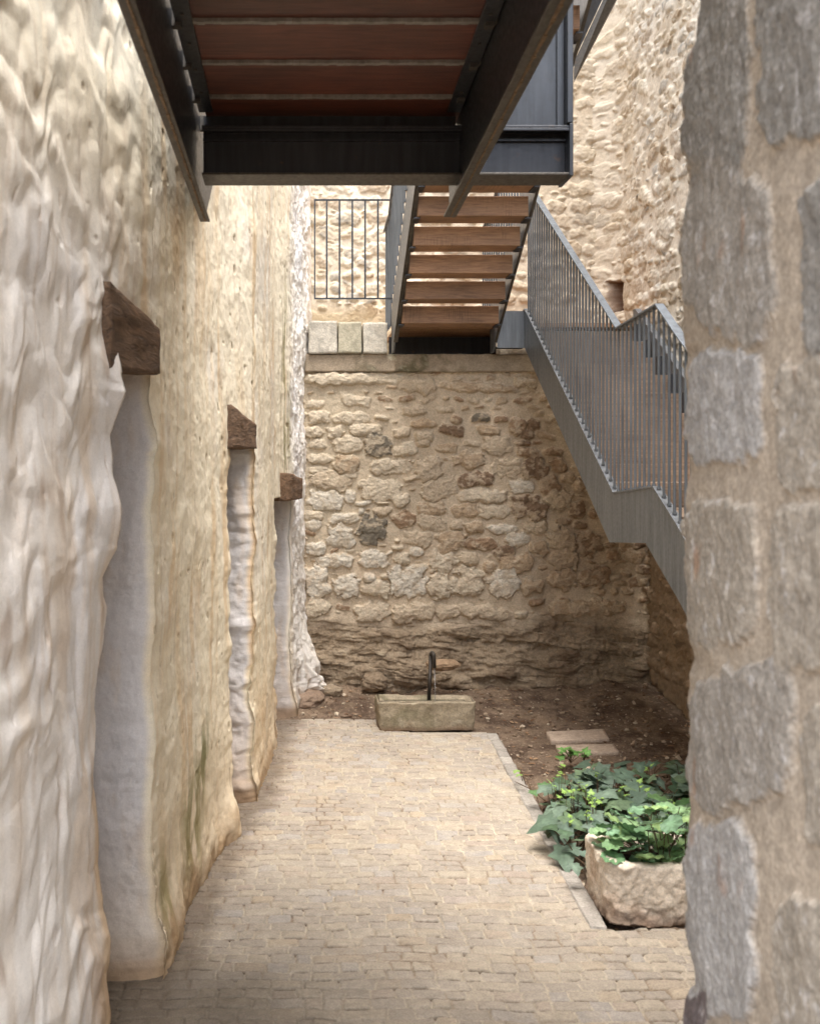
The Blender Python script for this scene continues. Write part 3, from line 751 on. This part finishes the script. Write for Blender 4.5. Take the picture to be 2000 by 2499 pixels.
rock('loose_rock', (1.33, 8.98, .33), (.15, .08, .05), 18, lin(168, 136, 100), 'long flat brown stone jutting from bedrock right of the spout', amp=.5)
rock('loose_rock', (2.02, 6.95, .02), (.04, .03, .028), 22, lin(206, 180, 150), 'pale fist sized stone on the soil before the slabs', amp=.5)

# ================================================================== TROUGH, SPOUT, PLANTER
def rrect(w, d, r, n):
    """rounded rectangle loop, n points"""
    t = np.linspace(0, 2 * np.pi, n, endpoint=False); p = 2 / max(r, .05)
    c, s = np.cos(t), np.sin(t)
    k = (np.abs(c) ** p + np.abs(s) ** p) ** (-1 / p)
    return np.stack((c * k * w / 2, s * k * d / 2), -1)
def basin(name, root, w, d, h, rnd, wall_t, deep, taper, amp, sc, seed, col, mat='stone', n=260, lip=None):
    prof = [(0, 0, 0)]
    prof = [(-.015 - taper, 0.0), (-taper, .012)]
    for t in np.linspace(.03, .96, 34): prof.append((-taper * (1 - t), t * h))
    prof += [(-.006, h - .006), (-.02, h)] + [(-wall_t * k, h) for k in (.4, .6, .8)] + [(-wall_t, h - .01)] + [(-wall_t - .01 * k, h - deep * k / 6) for k in range(1, 7)] + [(-min(w, d) * .45, h - deep)]
    rings = []
    for o, z in prof:
        l = rrect(w + 2 * o, d + 2 * o, rnd, n); rings.append(np.column_stack((l, np.full(n, z))))
    Pp = np.array(rings); k = len(prof)
    v = Pp.reshape(-1, 3) + root_loc(root)
    if lip is not None: v[:, 2] += lip(v) * sst(.4 * h, h, v[:, 2] - root.location.z)
    v = v + noise3v(v, sc, seed, 5) * amp
    i, j = np.meshgrid(np.arange(k - 1), np.arange(n), indexing='ij')
    q = np.stack((i * n + j, i * n + (j + 1) % n, (i + 1) * n + (j + 1) % n, (i + 1) * n + j), -1).reshape(-1, 4)
    return v, q
t0, t1 = at(921, 1788, 7.985), at(1162, 1788, 7.985)
tc = ((t0[0] + t1[0]) / 2, 7.985 + .14, .0)
tr = thing('water_trough', tc, 'mossy rectangular stone trough full of water on the path end', 'trough')
v, q = basin('trough', tr, t1[0] - t0[0], .28, .235, .12, .045, .10, .012, .03, 7, 61, None)
f = fbm3(v, 5, 63, 5); f2 = fbm3(v, 16, 64, 4)
c = np.ones(v.shape) * lin(158, 142, 114) * (1 + .35 * f2)[:, None]
c = mix(c, lin(112, 104, 72), .55 * sst(.02, .22, f)); c = mix(c, lin(196, 182, 154), .6 * sst(.1, .3, fbm3(v, 9, 67, 4)))
c = mix(c, lin(120, 84, 56), .7 * (1 - sst(.0, .07, v[:, 2] + .04 * f)))
mesh_obj('basin', v, None, M['stone'], tr, c, True, quads=q)
l = rrect(t1[0] - t0[0] - .085, .20, .12, 60); wv = np.column_stack((l + np.array(tc[:2]), np.full(60, .205)))
mesh_obj('water_surface', wv, [tuple(range(60))], M['water'], tr)
sp = thing('water_spout', at(1046, 1701, 8.20), 'thin dark hooked pipe pouring water into the stone trough', 'spout')
b0, tp = at(1046, 1716, 8.20), at(1050.5, 1601, 8.20)
r_ = .021; pts = [b0, tp]
for a in np.linspace(0, math.pi, 12)[0:]:
    pts.append((tp[0] + .009 - .009 * math.cos(a), tp[1] - .026 + .026 * math.cos(a), tp[2] + .03 * math.sin(a)))
pts.append((pts[-1][0] + .004, pts[-1][1], tp[2] - .085))
MB().tube(pts, .0150, 14).build('pipe', M['pipe'], sp, smooth=True)
e = pts[-1]
MB().tube([(e[0], e[1], e[2] + .004), (e[0] + .004, e[1] - .006, e[2] - .1), (e[0] + .005, e[1] - .012, .205)], [.0035, .003, .0025], 8).build('water_jet', M['jet'], sp, smooth=True)

pc = (1.445 + .42, 4.655 + .215, -.02)
pl = thing('stone_planter', pc, 'rough hewn round cornered limestone trough planter beside the kerb', 'planter')
v, q = basin('planter', pl, .86, .43, .285, .30, .07, .09, .010, .026, 6.5, 71, None, n=420, lip=lambda v: .018 * np.exp(-((v[:, 0] - 1.42) / .09) ** 2))
v = v + noise3v(v, 26, 75, 3) * .020
f2 = fbm3(v, 18, 74, 4)
c = np.ones(v.shape) * lin(222, 204, 180) * (1 + .18 * f2)[:, None]
c = mix(c, lin(176, 138, 104), .5 * sst(.02, .28, fbm3(v, 6, 77, 5))); c = mix(c, lin(136, 96, 64), .6 * (1 - sst(.0, .1, v[:, 2] + .08 * f2)))
mesh_obj('basin', v, None, M['stone'], pl, c, True, quads=q)
l = rrect(.76, .33, .42, 60); wv = np.column_stack((l + np.array(pc[:2]), np.full(60, .215)))
mesh_obj('potting_soil', np.vstack((wv, (*pc[:2], .235))), [(i, (i + 1) % 60, 60) for i in range(60)], M['soil'], pl, np.ones((61, 3)) * lin(70, 50, 36))

# ================================================================== PLANTS
def leaf_outline(kind):
    if kind == 'ivy':
        pts = [(0, 0), (.16, -.10), (.40, -.16), (.36, .10), (.62, .26), (.40, .40), (.28, .52), (.17, .78), (0, 1.06)]
        half = pts
        return half + [(-x, y) for x, y in half[::-1][1:-1]]
    out = []
    for k in range(36):
        a = -math.pi / 2 + .28 + (2 * math.pi - .56) * k / 35
        r = .5 * (1 + .085 * abs(math.sin(k * math.pi / 35 * 7)) - .04)
        out.append((math.cos(a) * r, .5 + math.sin(a) * r))
    return [(0, .12)] + out
def leaf(kind, base, yaw, pitch, roll, s, col, rs):
    o = np.array(leaf_outline(kind)); n = len(o)
    cen = np.array((0, .38 if kind == 'ivy' else .32))
    mid = (o + cen) / 2 if kind == 'ivy' else o * .55 + cen * .45
    P2 = np.vstack((o, mid, cen[None]))
    z = np.zeros(len(P2)); 
    if kind == 'ivy':
        z = -.16 * np.abs(P2[:, 0]) ** 1.3 - .12 * P2[:, 1] ** 2 + .04
        z[:n] += .03 * np.sin(np.arange(n) * 2.1 + rs.uniform(0, 6))
    else:
        r2 = np.hypot(P2[:, 0], P2[:, 1] - .4); z = .22 * r2 ** 1.2
        z[:n] += .05 * np.cos(np.arange(n) * math.pi * 14 / 36)
        z[n:2 * n] += .02 * np.cos(np.arange(n) * math.pi * 14 / 36)
    V = np.column_stack((P2, z)) * s
    Fc = []
    for i in range(n):
        j = (i + 1) % n; Fc += [(i, j, n + j, n + i), (n + i, n + j, 2 * n)]
    cr, sr, cp, sp_, cy, sy = math.cos(roll), math.sin(roll), math.cos(pitch), math.sin(pitch), math.cos(yaw), math.sin(yaw)
    Ry = np.array(((cr, 0, sr), (0, 1, 0), (-sr, 0, cr))); Rx = np.array(((1, 0, 0), (0, cp, -sp_), (0, sp_, cp))); Rz = np.array(((cy, -sy, 0), (sy, cy, 0), (0, 0, 1)))
    V = V @ (Rz @ Rx @ Ry).T + np.asarray(base)
    c = np.repeat(np.asarray(col)[None], len(V), 0).copy()
    c[2 * n] *= 1.5; c[n:2 * n] *= 1.06
    return V, Fc, c
class Foliage:
    def __init__(s): s.V, s.F, s.C, s.n, s.st = [], [], [], 0, MB()
    def add(s, kind, tip, foot, yaw, pitch, roll, size, col, rs, stem=.0025):
        v, f, c = leaf(kind, tip, yaw, pitch, roll, size, col, rs)
        s.V.append(v); s.F += [tuple(i + s.n for i in q) for q in f]; s.C.append(c); s.n += len(v)
        t, b = np.asarray(tip), np.asarray(foot); m_ = (t * .6 + b * .4) + np.array((0, 0, .02))
        s.st.tube([b, m_, t], [stem * 1.3, stem, stem * .8], 5, False)
    def build(s, root):
        mesh_obj('foliage', np.concatenate(s.V), s.F, M['leaf'], root, np.concatenate(s.C), True)
        s.st.build('stem', M['stem'], root, smooth=True)
rs = np.random.RandomState(23)
iv = thing('ivy', (2.0, 5.8, 0), 'dark green ivy with large lobed leaves spreading over the soil', 'ivy')
fo = Foliage()
dk = [lin(80, 104, 82), lin(92, 116, 92), lin(104, 126, 104), lin(72, 98, 66), lin(98, 122, 84)]
n = 0
while n < 250:
    px, py = rs.uniform(1285, 1690), rs.uniform(1860, 2125)
    lim = np.interp(py, [1850, 1880, 1920, 2000, 2060, 2110, 2130], [1430, 1375, 1325, 1325, 1350, 1370, 1400])
    if px < lim + rs.uniform(0, 30): continue
    hgt = rs.uniform(.05, .22)
    dd_ = (CAMZ - hgt) * F / (py - VY)
    X_ = (px - VX) * dd_ / F
    if X_ < edge_x(dd_) - .12 and rs.rand() < .8: continue
    if X_ < edge_x(dd_): hgt = max(hgt, .1)
    s = rs.uniform(.075, .17) * (1.0 if rs.rand() < .75 else .7)
    if dd_ < 5.32 and X_ > 1.46 - s * .8: continue
    yaw = rs.normal() * 1.0 + math.pi + (rs.uniform(-1, 1) * .8)
    foot = (max(X_ + rs.normal() * .07, edge_x(dd_) + .06), dd_ + abs(rs.normal()) * .12, -.02)
    fo.add('ivy', (X_, dd_, hgt), foot, yaw, rs.uniform(-.55, .25), rs.normal() * .25, s, dk[rs.randint(5)] * rs.uniform(.8, 1.15), rs)
    n += 1
for k in range(26):                              # bright young shoots
    px, py = rs.uniform(1340, 1640), rs.uniform(1880, 2090); hgt = rs.uniform(.16, .26); dd_ = (CAMZ - hgt) * F / (py - VY); X_ = (px - VX) * dd_ / F
    if dd_ < 5.35: continue
    for j in range(3):
        fo.add('ivy', (X_ + rs.normal() * .012, dd_ + rs.normal() * .012, hgt + .02 * j), (X_, dd_, 0), rs.uniform(0, 6.28), rs.uniform(.1, .8), 0, rs.uniform(.02, .04), lin(130, 168, 52), rs, .0015)
for a, b in (((1330, 1955), (1256, 1908)), ((1300, 1935), (1270, 1880)), ((1450, 2140), (1400, 2090)), ((1390, 2000), (1335, 2040)), ((1500, 1985), (1385, 1925))):
    da, db = 2.02 * F / (a[1] - VY), 1.99 * F / (b[1] - VY)
    A_, B_ = at(*a, da), at(*b, db); fo.st.tube([A_, (A_ + B_) / 2 + np.array((0, 0, .015)), B_], [.004, .0032, .002], 6)
for px, py, s in ((1262, 1880, .05), (1270, 1890, .045), (1300, 1930, .07), (1322, 1912, .08), (1340, 1918, .07)):
    dd_ = 1.98 * F / (py - VY); B_ = at(px, py, dd_); fo.add('ivy', B_, B_ + np.array((.04, .03, -.08)), rs.uniform(2, 4), -.1, .1, s, lin(86, 124, 66) if px > 1290 else lin(130, 165, 60), rs, .002)
fo.build(iv)
ge = thing('geranium', (1.85, 4.95, .28), 'bright green scalloped leaf plant growing in the stone planter', 'plant')
fo = Foliage(); gr = [lin(110, 150, 92), lin(126, 164, 104), lin(96, 138, 88), lin(140, 172, 96), lin(112, 152, 110)]
n = 0
while n < 150:
    a = rs.uniform(0, 6.28); rr_ = math.sqrt(rs.rand())
    bx, by = 1.84 + rr_ * .32 * math.cos(a), 4.87 + rr_ * .12 * math.sin(a)
    tx, ty = bx + rs.normal() * .07, by + rs.normal() * .06 - .01
    hz = .24 + rs.uniform(.02, .32) * (1 - .3 * rr_) * (1 if rs.rand() < .65 else .4)
    if tx < 1.56: hz = min(hz, .36); tx = max(tx, 1.52)
    if tx > 2.3: continue
    yaw = math.pi + math.atan2(tx - 1.86, -(ty - 5.0)) * .6 + rs.normal() * .5
    fo.add('ger', (tx, ty, hz), (bx * .7 + 1.84 * .3, by, .22), yaw, rs.uniform(-.55, .35) + (.45 if rs.rand() < .3 else 0), rs.normal() * .3, rs.uniform(.065, .125), gr[rs.randint(5)] * rs.uniform(.75, 1.1), rs, .0022)
    n += 1
fo.build(ge)
def sprout(px, py, n, s, label, seed):
    rs = np.random.RandomState(seed); dd_ = 2.08 * F / (py - VY); b = at(px, py, dd_)
    t = thing('seedling', b, label, 'plant'); f = Foliage()
    for k in range(n):
        tip = b + np.array((rs.normal() * s * .5, rs.normal() * s * .5, rs.uniform(.5, 1.6) * s))
        f.add('ivy', tip, b, rs.uniform(0, 6.28), rs.uniform(-.2, .9), rs.normal() * .3, s * rs.uniform(.6, 1.0), lin(96, 150, 50) * rs.uniform(.8, 1.2), rs, .0016)
    f.build(t)
sprout(1392, 1862, 16, .07, 'tall bright green seedling on the soil between slabs and ivy', 31)
sprout(1424, 1858, 9, .05, 'small bright green seedling right beside the taller seedling', 33)

# ================================================================== OVERHEAD WALKWAY
wk = thing('steel_walkway', (.2, 4.3, 3.2), 'overhead steel walkway with dark red timber boards seen from below', 'walkway')
ZB, ZP = 3.204, 3.578
skew = lambda a: (lambda y: a + .0305 * (y - 2.44))
MB().prism_x([(1.2, ZB), (4.67, ZB), (5.42, 3.66), (5.42, 3.80), (1.2, 3.80)], -.406, -.394).build('joist', M['steel_dark'], wk)
MB().prism_x([(1.2, ZB - .004), (4.67, ZB - .004), (4.69, ZB + .008), (1.2, ZB + .008)], -.414, -.371).build('joist_flange', M['steel_raw'], wk, .002)
MB().prism_x([(1.2, ZB), (4.60, ZB), (4.70, 3.30), (4.70, 3.80), (1.2, 3.80)], skew(.655), skew(.667)).build('joist', M['steel_dark'], wk)
MB().prism_x([(1.2, ZB - .004), (4.58, ZB - .004), (4.60, ZB + .008), (1.2, ZB + .008)], skew(.617), skew(.672)).build('joist_flange', M['steel_raw'], wk, .002)
M['rust'] = mat_steel('rusty_weld', (.17, .11, .06), .9, .7, .1)
for nm, fx, ya, yb in (('l', lambda y: -.388, 1.25, 4.64), ('r', lambda y: .646 + .0305 * (y - 2.44), 1.25, 4.55)):
    w_ = MB(); rs = np.random.RandomState(len(nm) + int(fx(1) * 100) % 50); yy = ya
    while yy < yb:
        l_ = rs.uniform(.012, .05); hw = rs.uniform(.0025, .0055)
        w_.box(fx(yy) - hw, fx(yy) + hw, yy, min(yy + l_, yb), ZB - .0075 - rs.uniform(0, .002), ZB - .003); yy += l_ + rs.uniform(.001, .006)
    w_.build('weld_seam', M['rust'], wk)
# bolts under the bearer strips
for k in range(12):
    yb = 1.45 + .235 * k
    for xb in (-.355, .622 + .0305 * (yb - 2.44)):
        o_ = MB(); a6 = [(xb + .007 * math.cos(t_ * math.pi / 3), yb + .007 * math.sin(t_ * math.pi / 3)) for t_ in range(6)]
        o_.add([(x_, y_, z_) for z_ in (ZP - .022, ZP - .0162) for x_, y_ in a6], [tuple(range(6)), tuple(range(11, 5, -1))] + [(i, 6 + i, 6 + (i + 1) % 6, (i + 1) % 6) for i in range(6)]).build('bolt', M['steel_raw'], wk)
# cross beam (channel with web set back between flanges)
xl, xr = -.372, 1.171
MB().box(xl, .70, 4.36, 4.372, 3.511, ZP - .001).build('packer', M['steel_dark'], wk)
MB().box(xl, xr, 4.345, 4.357, 3.312, 3.50).build('cross_beam', M['steel_dark'], wk)
b = MB(); b.prism_x([(4.27, 3.303), (4.44, 3.303), (4.44, 3.313), (4.27, 3.313)], xl, xr).build('beam_flange', M['steel_raw'], wk, .002)
MB().box(xl, xr, 4.27, 4.44, 3.500, 3.510).box(xl, xr, 4.27, 4.282, 3.487, 3.4995).build('beam_flange', M['steel_dark'], wk, .002)
MB().box(xr - .012, xr + .003, 4.262, 4.448, 3.297, 3.516).build('end_plate', M['steel_blue'], wk, .002)
MB().box(xl, xr, 4.328, 4.3445, 3.462, 3.474).build('fillet', M['steel_dark'], wk)
y = 4.112 + .352
for k in range(9):
    MB().box(-.362, .735 - .0305 * max(0, 4.4 - y), y - .352 + .008, y - .004, ZP, ZP + .045).build('deck_board', M['deck'], wk, .003)
    if k:
        s_ = MB(); rs = np.random.RandomState(k); xs = np.linspace(-.34, .70, 40)
        for i in range(39):
            o_ = rs.uniform(0, .003)
            s_.box(xs[i], xs[i + 1] - .001, y - .011 - o_, y + .009 + rs.uniform(0, .003), ZP - .012 - rs.uniform(0, .003), ZP - .001)
        s_.build('weld_strip', M['weld'], wk)
    # cleats tying the boards to the joists
    MB().box(-.394, -.363, y - .02, y + .012, ZP - .03, ZP + .03).build('cleat', M['steel_raw'], wk); xq = .735 - .0305 * (4.45 - y)
    MB().box(xq - .06, xq - .03, y - .02, y + .012, ZP - .03, ZP - .001).build('cleat', M['steel_raw'], wk)
    y -= .352
MB().box(-.384, -.326, 1.2, 4.27, ZP - .016, ZP - .004).build('bearer_strip', M['steel_dark'], wk, .002)
MB().prism_x([(1.2, ZP - .016), (4.27, ZP - .016), (4.27, ZP - .004), (1.2, ZP - .004)], skew(.594), skew(.650)).build('bearer_strip', M['steel_dark'], wk, .002)
# upstand plate at the right end with a folded channel
MB().box(.742, 1.150, 4.322, 4.332, 3.512, 4.55).build('upstand_plate', M['steel_blue'], wk)
MB().box(1.150, 1.174, 4.262, 4.34, 3.518, 4.55).box(1.118, 1.149, 4.308, 4.3215, 3.518, 4.55).build('edge_channel', M['steel_blue'], wk, .003)

# ================================================================== STAIRS
def railing(root, X, fpath, top, ys, bar_len, r=.0085, hr=.05):
    """fpath(y) -> z of bar foot; handrail polyline top [(y, z)]"""
    rail = MB()
    for (ya, za), (yb, zb) in zip(top[:-1], top[1:]):
        rail.prism_x([(ya, za), (yb, zb), (yb, zb + .012), (ya, za + .012)], X - hr / 2, X + hr / 2)
    ro = rail.build('railing', M['rail'], root, .002)
    tops = np.array(sorted(top))
    first = {}
    for y in ys:
        zb_, zt = fpath(y), float(np.interp(y, tops[:, 0], tops[:, 1]))
        key = round(zt - zb_, 2)
        if key not in first:
            me_o = MB().tube([(X, y, zb_), (X, y, zb_ + key + .004)], r, 8).tube([(X, y, zb_), (X, y, zb_ + .012)], r * 1.5, 8).build('baluster', M['rail'], ro, smooth=False)
            first[key] = (me_o, y, zb_)
        else:
            o0, y0, z0 = first[key]; c = o0.copy(); COL.objects.link(c); c.parent = ro
            c.location = (0, y - y0, zb_ - z0)
    return ro
# --- lower flight, coming down toward the camera on the right
LX, LX2 = 2.05, 3.02
lf = thing('lower_stair_flight', (2.5, 7, 0), 'grey steel flight with slender balusters descending along the right wall', 'stair')
upper = [(9.05, 3.445), (8.985, 3.445), (6.52, 1.905), (5.80, 1.96), (5.44, 1.765), (2.9, .18), (2.62, .02)]
lower = [(2.95, -.08), (5.42, 1.37), (5.93, 1.637), (6.60, 1.588), (9.0, 3.115), (9.05, 3.115)]
for Xs, wt in ((LX, .012), (LX2, .012)):
    poly = [(y, z) for y, z in upper] + [(2.62, -.08)] + lower
    st_ = MB().prism_x(poly, Xs, Xs + wt).build('stringer', M['steel'], lf)
    tp = MB()
    for (ya, za), (yb, zb) in zip(upper[:-1], upper[1:]):
        tp.prism_x([(ya, za + .001), (yb, zb + .001), (yb, zb + .010), (ya, za + .010)], Xs - .006, Xs + .042)
    tp.build('stringer_flange', M['steel'], st_)
def upz(y):
    a = np.array(sorted(upper)); return float(np.interp(y, a[:, 0], a[:, 1])) + .010
top = [(9.05, 4.60), (8.93, 4.55), (8.60, 4.315), (6.46, 2.945), (5.76, 2.986), (5.40, 2.74), (2.9, 1.2), (2.62, 1.02)]
ys = np.arange(3.0, 9.0, .079)
railing(lf, LX + .018, upz, top, ys, 1.05)
# treads with closed timber risers: 9 down to the small landing, then on to the ground
def treads(y0, z0, n, rise, run):
    for i in range(n):
        y, z = y0 - run * i, z0 - rise * (i + 1)
        MB().box(LX + .016, LX2 - .004, y - run - .02, y, z - .045, z).box(LX + .016, LX2 - .004, y - .032, y - .002, z + .001, z + rise - .046).build('tread', M['step'], lf, .003)
treads(9.0, 3.30, 9, .166, .272)
MB().box(LX + .016, LX2 - .004, 5.76, 6.53, 1.755, 1.80).build('tread', M['step'], lf, .003)
treads(5.77, 1.80, 10, .166, .272)
# brackets at the wall side
for i in range(8):
    MB().box(LX2 - .05, LX2 - .012, 8.9 - .272 * i - .05, 8.9 - .272 * i, 3.12 - .166 * i, 3.30 - .166 * i).build('bracket', M['steel_dark'], lf)
# --- landing
ld = thing('stair_landing', (2, 9.5, 3.1), 'steel and timber landing on top of the rubble wall', 'landing')
MB().box(1.815, 2.05, 9.02, 9.032, 3.115, 3.44).build('edge_beam', M['steel'], ld)
MB().box(1.815, 2.05, 9.033, 9.12, 3.115, 3.127).build('beam_flange', M['steel_dark'], ld)
for k in range(8): MB().box(.95, 3.18, 9.05 + .15 * k, 9.195 + .15 * k, 3.30, 3.34).build('floor_board', M['tread'], ld, .002)
MB().box(.93, 1.95, 9.75, 9.76, 3.09, 3.299).build('cross_beam', M['steel_dark'], ld)
# --- upper (middle) flight, rising toward the camera
mf = thing('upper_stair_flight', (1.35, 8.5, 3.1), 'open timber tread flight rising toward the walkway, seen from behind', 'stair')
zlow = lambda y: 4.116 - .607 * (y - 7.47)
zup = lambda y: zlow(y) + .44
for xa in (.905, 1.795):
    MB().prism_x([(5.6, zlow(5.6)), (9.02, zlow(9.02)), (9.12, 3.09), (9.25, 3.09), (9.25, zup(9.25)), (5.6, zup(5.6))], xa, xa + .014).build('stringer', M['steel'], mf)
    MB().prism_x([(5.6, zlow(5.6) - .010), (9.02, zlow(9.02) - .010), (9.02, zlow(9.02) - .001), (5.6, zlow(5.6) - .001)], xa - .004, xa + .034 if xa < 1 else xa + .018).build('stringer_flange', M['steel_raw'], mf)
for i in range(-6, 5):
    y, z = 7.625 + .272 * i, 4.089 - .163 * i
    MB().box(.945, 1.765, y, y + .24, z - .148, z).build('tread', M['tread'], mf, .004)
    for xa, xb in ((.920, .965), (1.750, 1.794)): MB().box(xa, xb, y + .03, y + .20, z - .160, z - .1495).build('tread_bracket', M['steel_dark'], mf)
for xa in (.899, 1.815):
    railing(mf, xa, lambda y: zup(min(y, 9.25)) if y < 9.26 else 3.34, [(5.7, zup(5.7) + .86), (9.25, zup(9.25) + .86), (9.75, zup(9.25) + .82)] if True else None, np.arange(5.8, 9.74, .105), .86)
# --- far flight top right
ff = thing('far_stair_flight', (2.4, 9, 5), 'underside of another steel and timber flight high against the right wall', 'stair')
def slant(xa, w, pts_, name, mat): MB().prism_x(pts_, xa, xa + w).build(name, mat, ff)
q0, q1, q2, q3 = at(1402, 196, 8.9), at(1478, 0, 8.5), at(1512, 0, 8.45), at(1402, 140, 8.95)
def plate4(pts_, th, name, mat):
    V0 = [np.array(p_) for p_ in pts_]; V1 = [p_ + np.array((th[0], th[1], th[2])) for p_ in V0]; n_ = len(V0)
    return MB().add(V0 + V1, [tuple(range(n_)), tuple(range(2 * n_ - 1, n_ - 1, -1))] + [(i, n_ + i, n_ + (i + 1) % n_, (i + 1) % n_) for i in range(n_)]).build(name, mat, ff)
e0, e1_ = at(1400, 196, 8.9), at(1580, -150, 8.2)
w0 = at(1400, 150, 8.9); w1_ = at(1540, -150, 8.2)
plate4([e0, e1_, w1_, w0], (.012, .05, .0), 'stringer', M['steel_raw'])
plate4([w0 + np.array((-.001, .06, 0)), w1_ + np.array((-.001, .06, 0)), w1_ + np.array((-.3, .3, .1)), w0 + np.array((-.3, .3, .1))], (.0, .012, .01), 'stringer_web', M['steel_dark'])
for k in range(3):
    a_ = at(1330, 10 - 75 * k, 8.95 - .2 * k); b_ = at(1438, 40 - 75 * k, 8.95 - .2 * k)
    MB().box(a_[0], b_[0], a_[1], a_[1] + .25, b_[2], a_[2]).build('tread', M['tread'], ff, .004)
for k in range(5):
    p_ = at(1405 + 8 * k, 8, 9.1); MB().tube([(p_[0], 9.1, p_[2]), (p_[0], 9.1, p_[2] + .9)], .0065, 8).build('baluster', M['rail'], ff)
# --- balcony railing panel on the block row
bp = thing('balcony_railing', at(860, 730, 9.12), 'small flat railing panel with vertical bars above the stone blocks', 'railing')
a_, b_ = at(766, 486, 9.12), at(957, 730, 9.12)
fr = MB()
fr.box(a_[0], b_[0], 9.108, 9.132, a_[2] - .012, a_[2]).box(a_[0], b_[0], 9.108, 9.132, b_[2], b_[2] + .012)
fr.box(a_[0], a_[0] + .012, 9.109, 9.131, b_[2] + .0125, a_[2] - .0125).build('frame', M['steel_blue'], bp)
for k in range(5):
    p_ = at(797 + 31.2 * k, 600, 9.12)
    MB().box(p_[0] - .0075, p_[0] + .0075, 9.112, 9.128, b_[2] + .0125, a_[2] - .0125).build('bar', M['steel_blue'], bp)

# ================================================================== LIGHT, CAMERA
W = bpy.data.worlds.new('World'); S.world = W; W.use_nodes = True; nt = W.node_tree
bg = nt.nodes['Background']; sky = nt.nodes.new('ShaderNodeTexSky'); sky.sky_type = 'NISHITA'; sky.sun_disc = False
sd = Vector((.06, -.26, .96)).normalized()
sky.sun_elevation = math.asin(sd.z); sky.sun_rotation = math.atan2(sd.x, sd.y); sky.dust_density = 3; sky.air_density = 1.0
hs = nt.nodes.new('ShaderNodeHueSaturation'); hs.inputs['Saturation'].default_value = .5
nt.links.new(sky.outputs[0], hs.inputs['Color']); nt.links.new(hs.outputs[0], bg.inputs['Color']); bg.inputs['Strength'].default_value = .15
sl_ = bpy.data.lights.new('sun', 'SUN'); sl_.energy = 1.0; sl_.angle = math.radians(50); sl_.color = (1, .965, .91)
so_ = bpy.data.objects.new('sun', sl_); COL.objects.link(so_); so_.rotation_euler = sd.to_track_quat('Z', 'Y').to_euler()
cam = bpy.data.cameras.new('camera'); co = bpy.data.objects.new('camera', cam); COL.objects.link(co); S.camera = co
co.location = (0, 0, CAMZ); co.rotation_euler = (math.pi / 2, 0, 0)
cam.sensor_fit = 'HORIZONTAL'; cam.sensor_width = 36; cam.lens = 36 * F / 2000
cam.shift_x = (1000 - VX) / 2000; cam.shift_y = -(1249.5 - VY) / 2000
cam.clip_start = .05; cam.clip_end = 500
cam.dof.use_dof = True; cam.dof.focus_distance = 8.0; cam.dof.aperture_fstop = 5.6
S.view_settings.view_transform = 'Standard'; S.view_settings.look = 'None'; S.view_settings.exposure = 2.4; S.view_settings.gamma = 1
S.cycles.max_bounces = 10; S.cycles.diffuse_bounces = 6
try: S.cycles.use_denoising = True
except Exception: pass
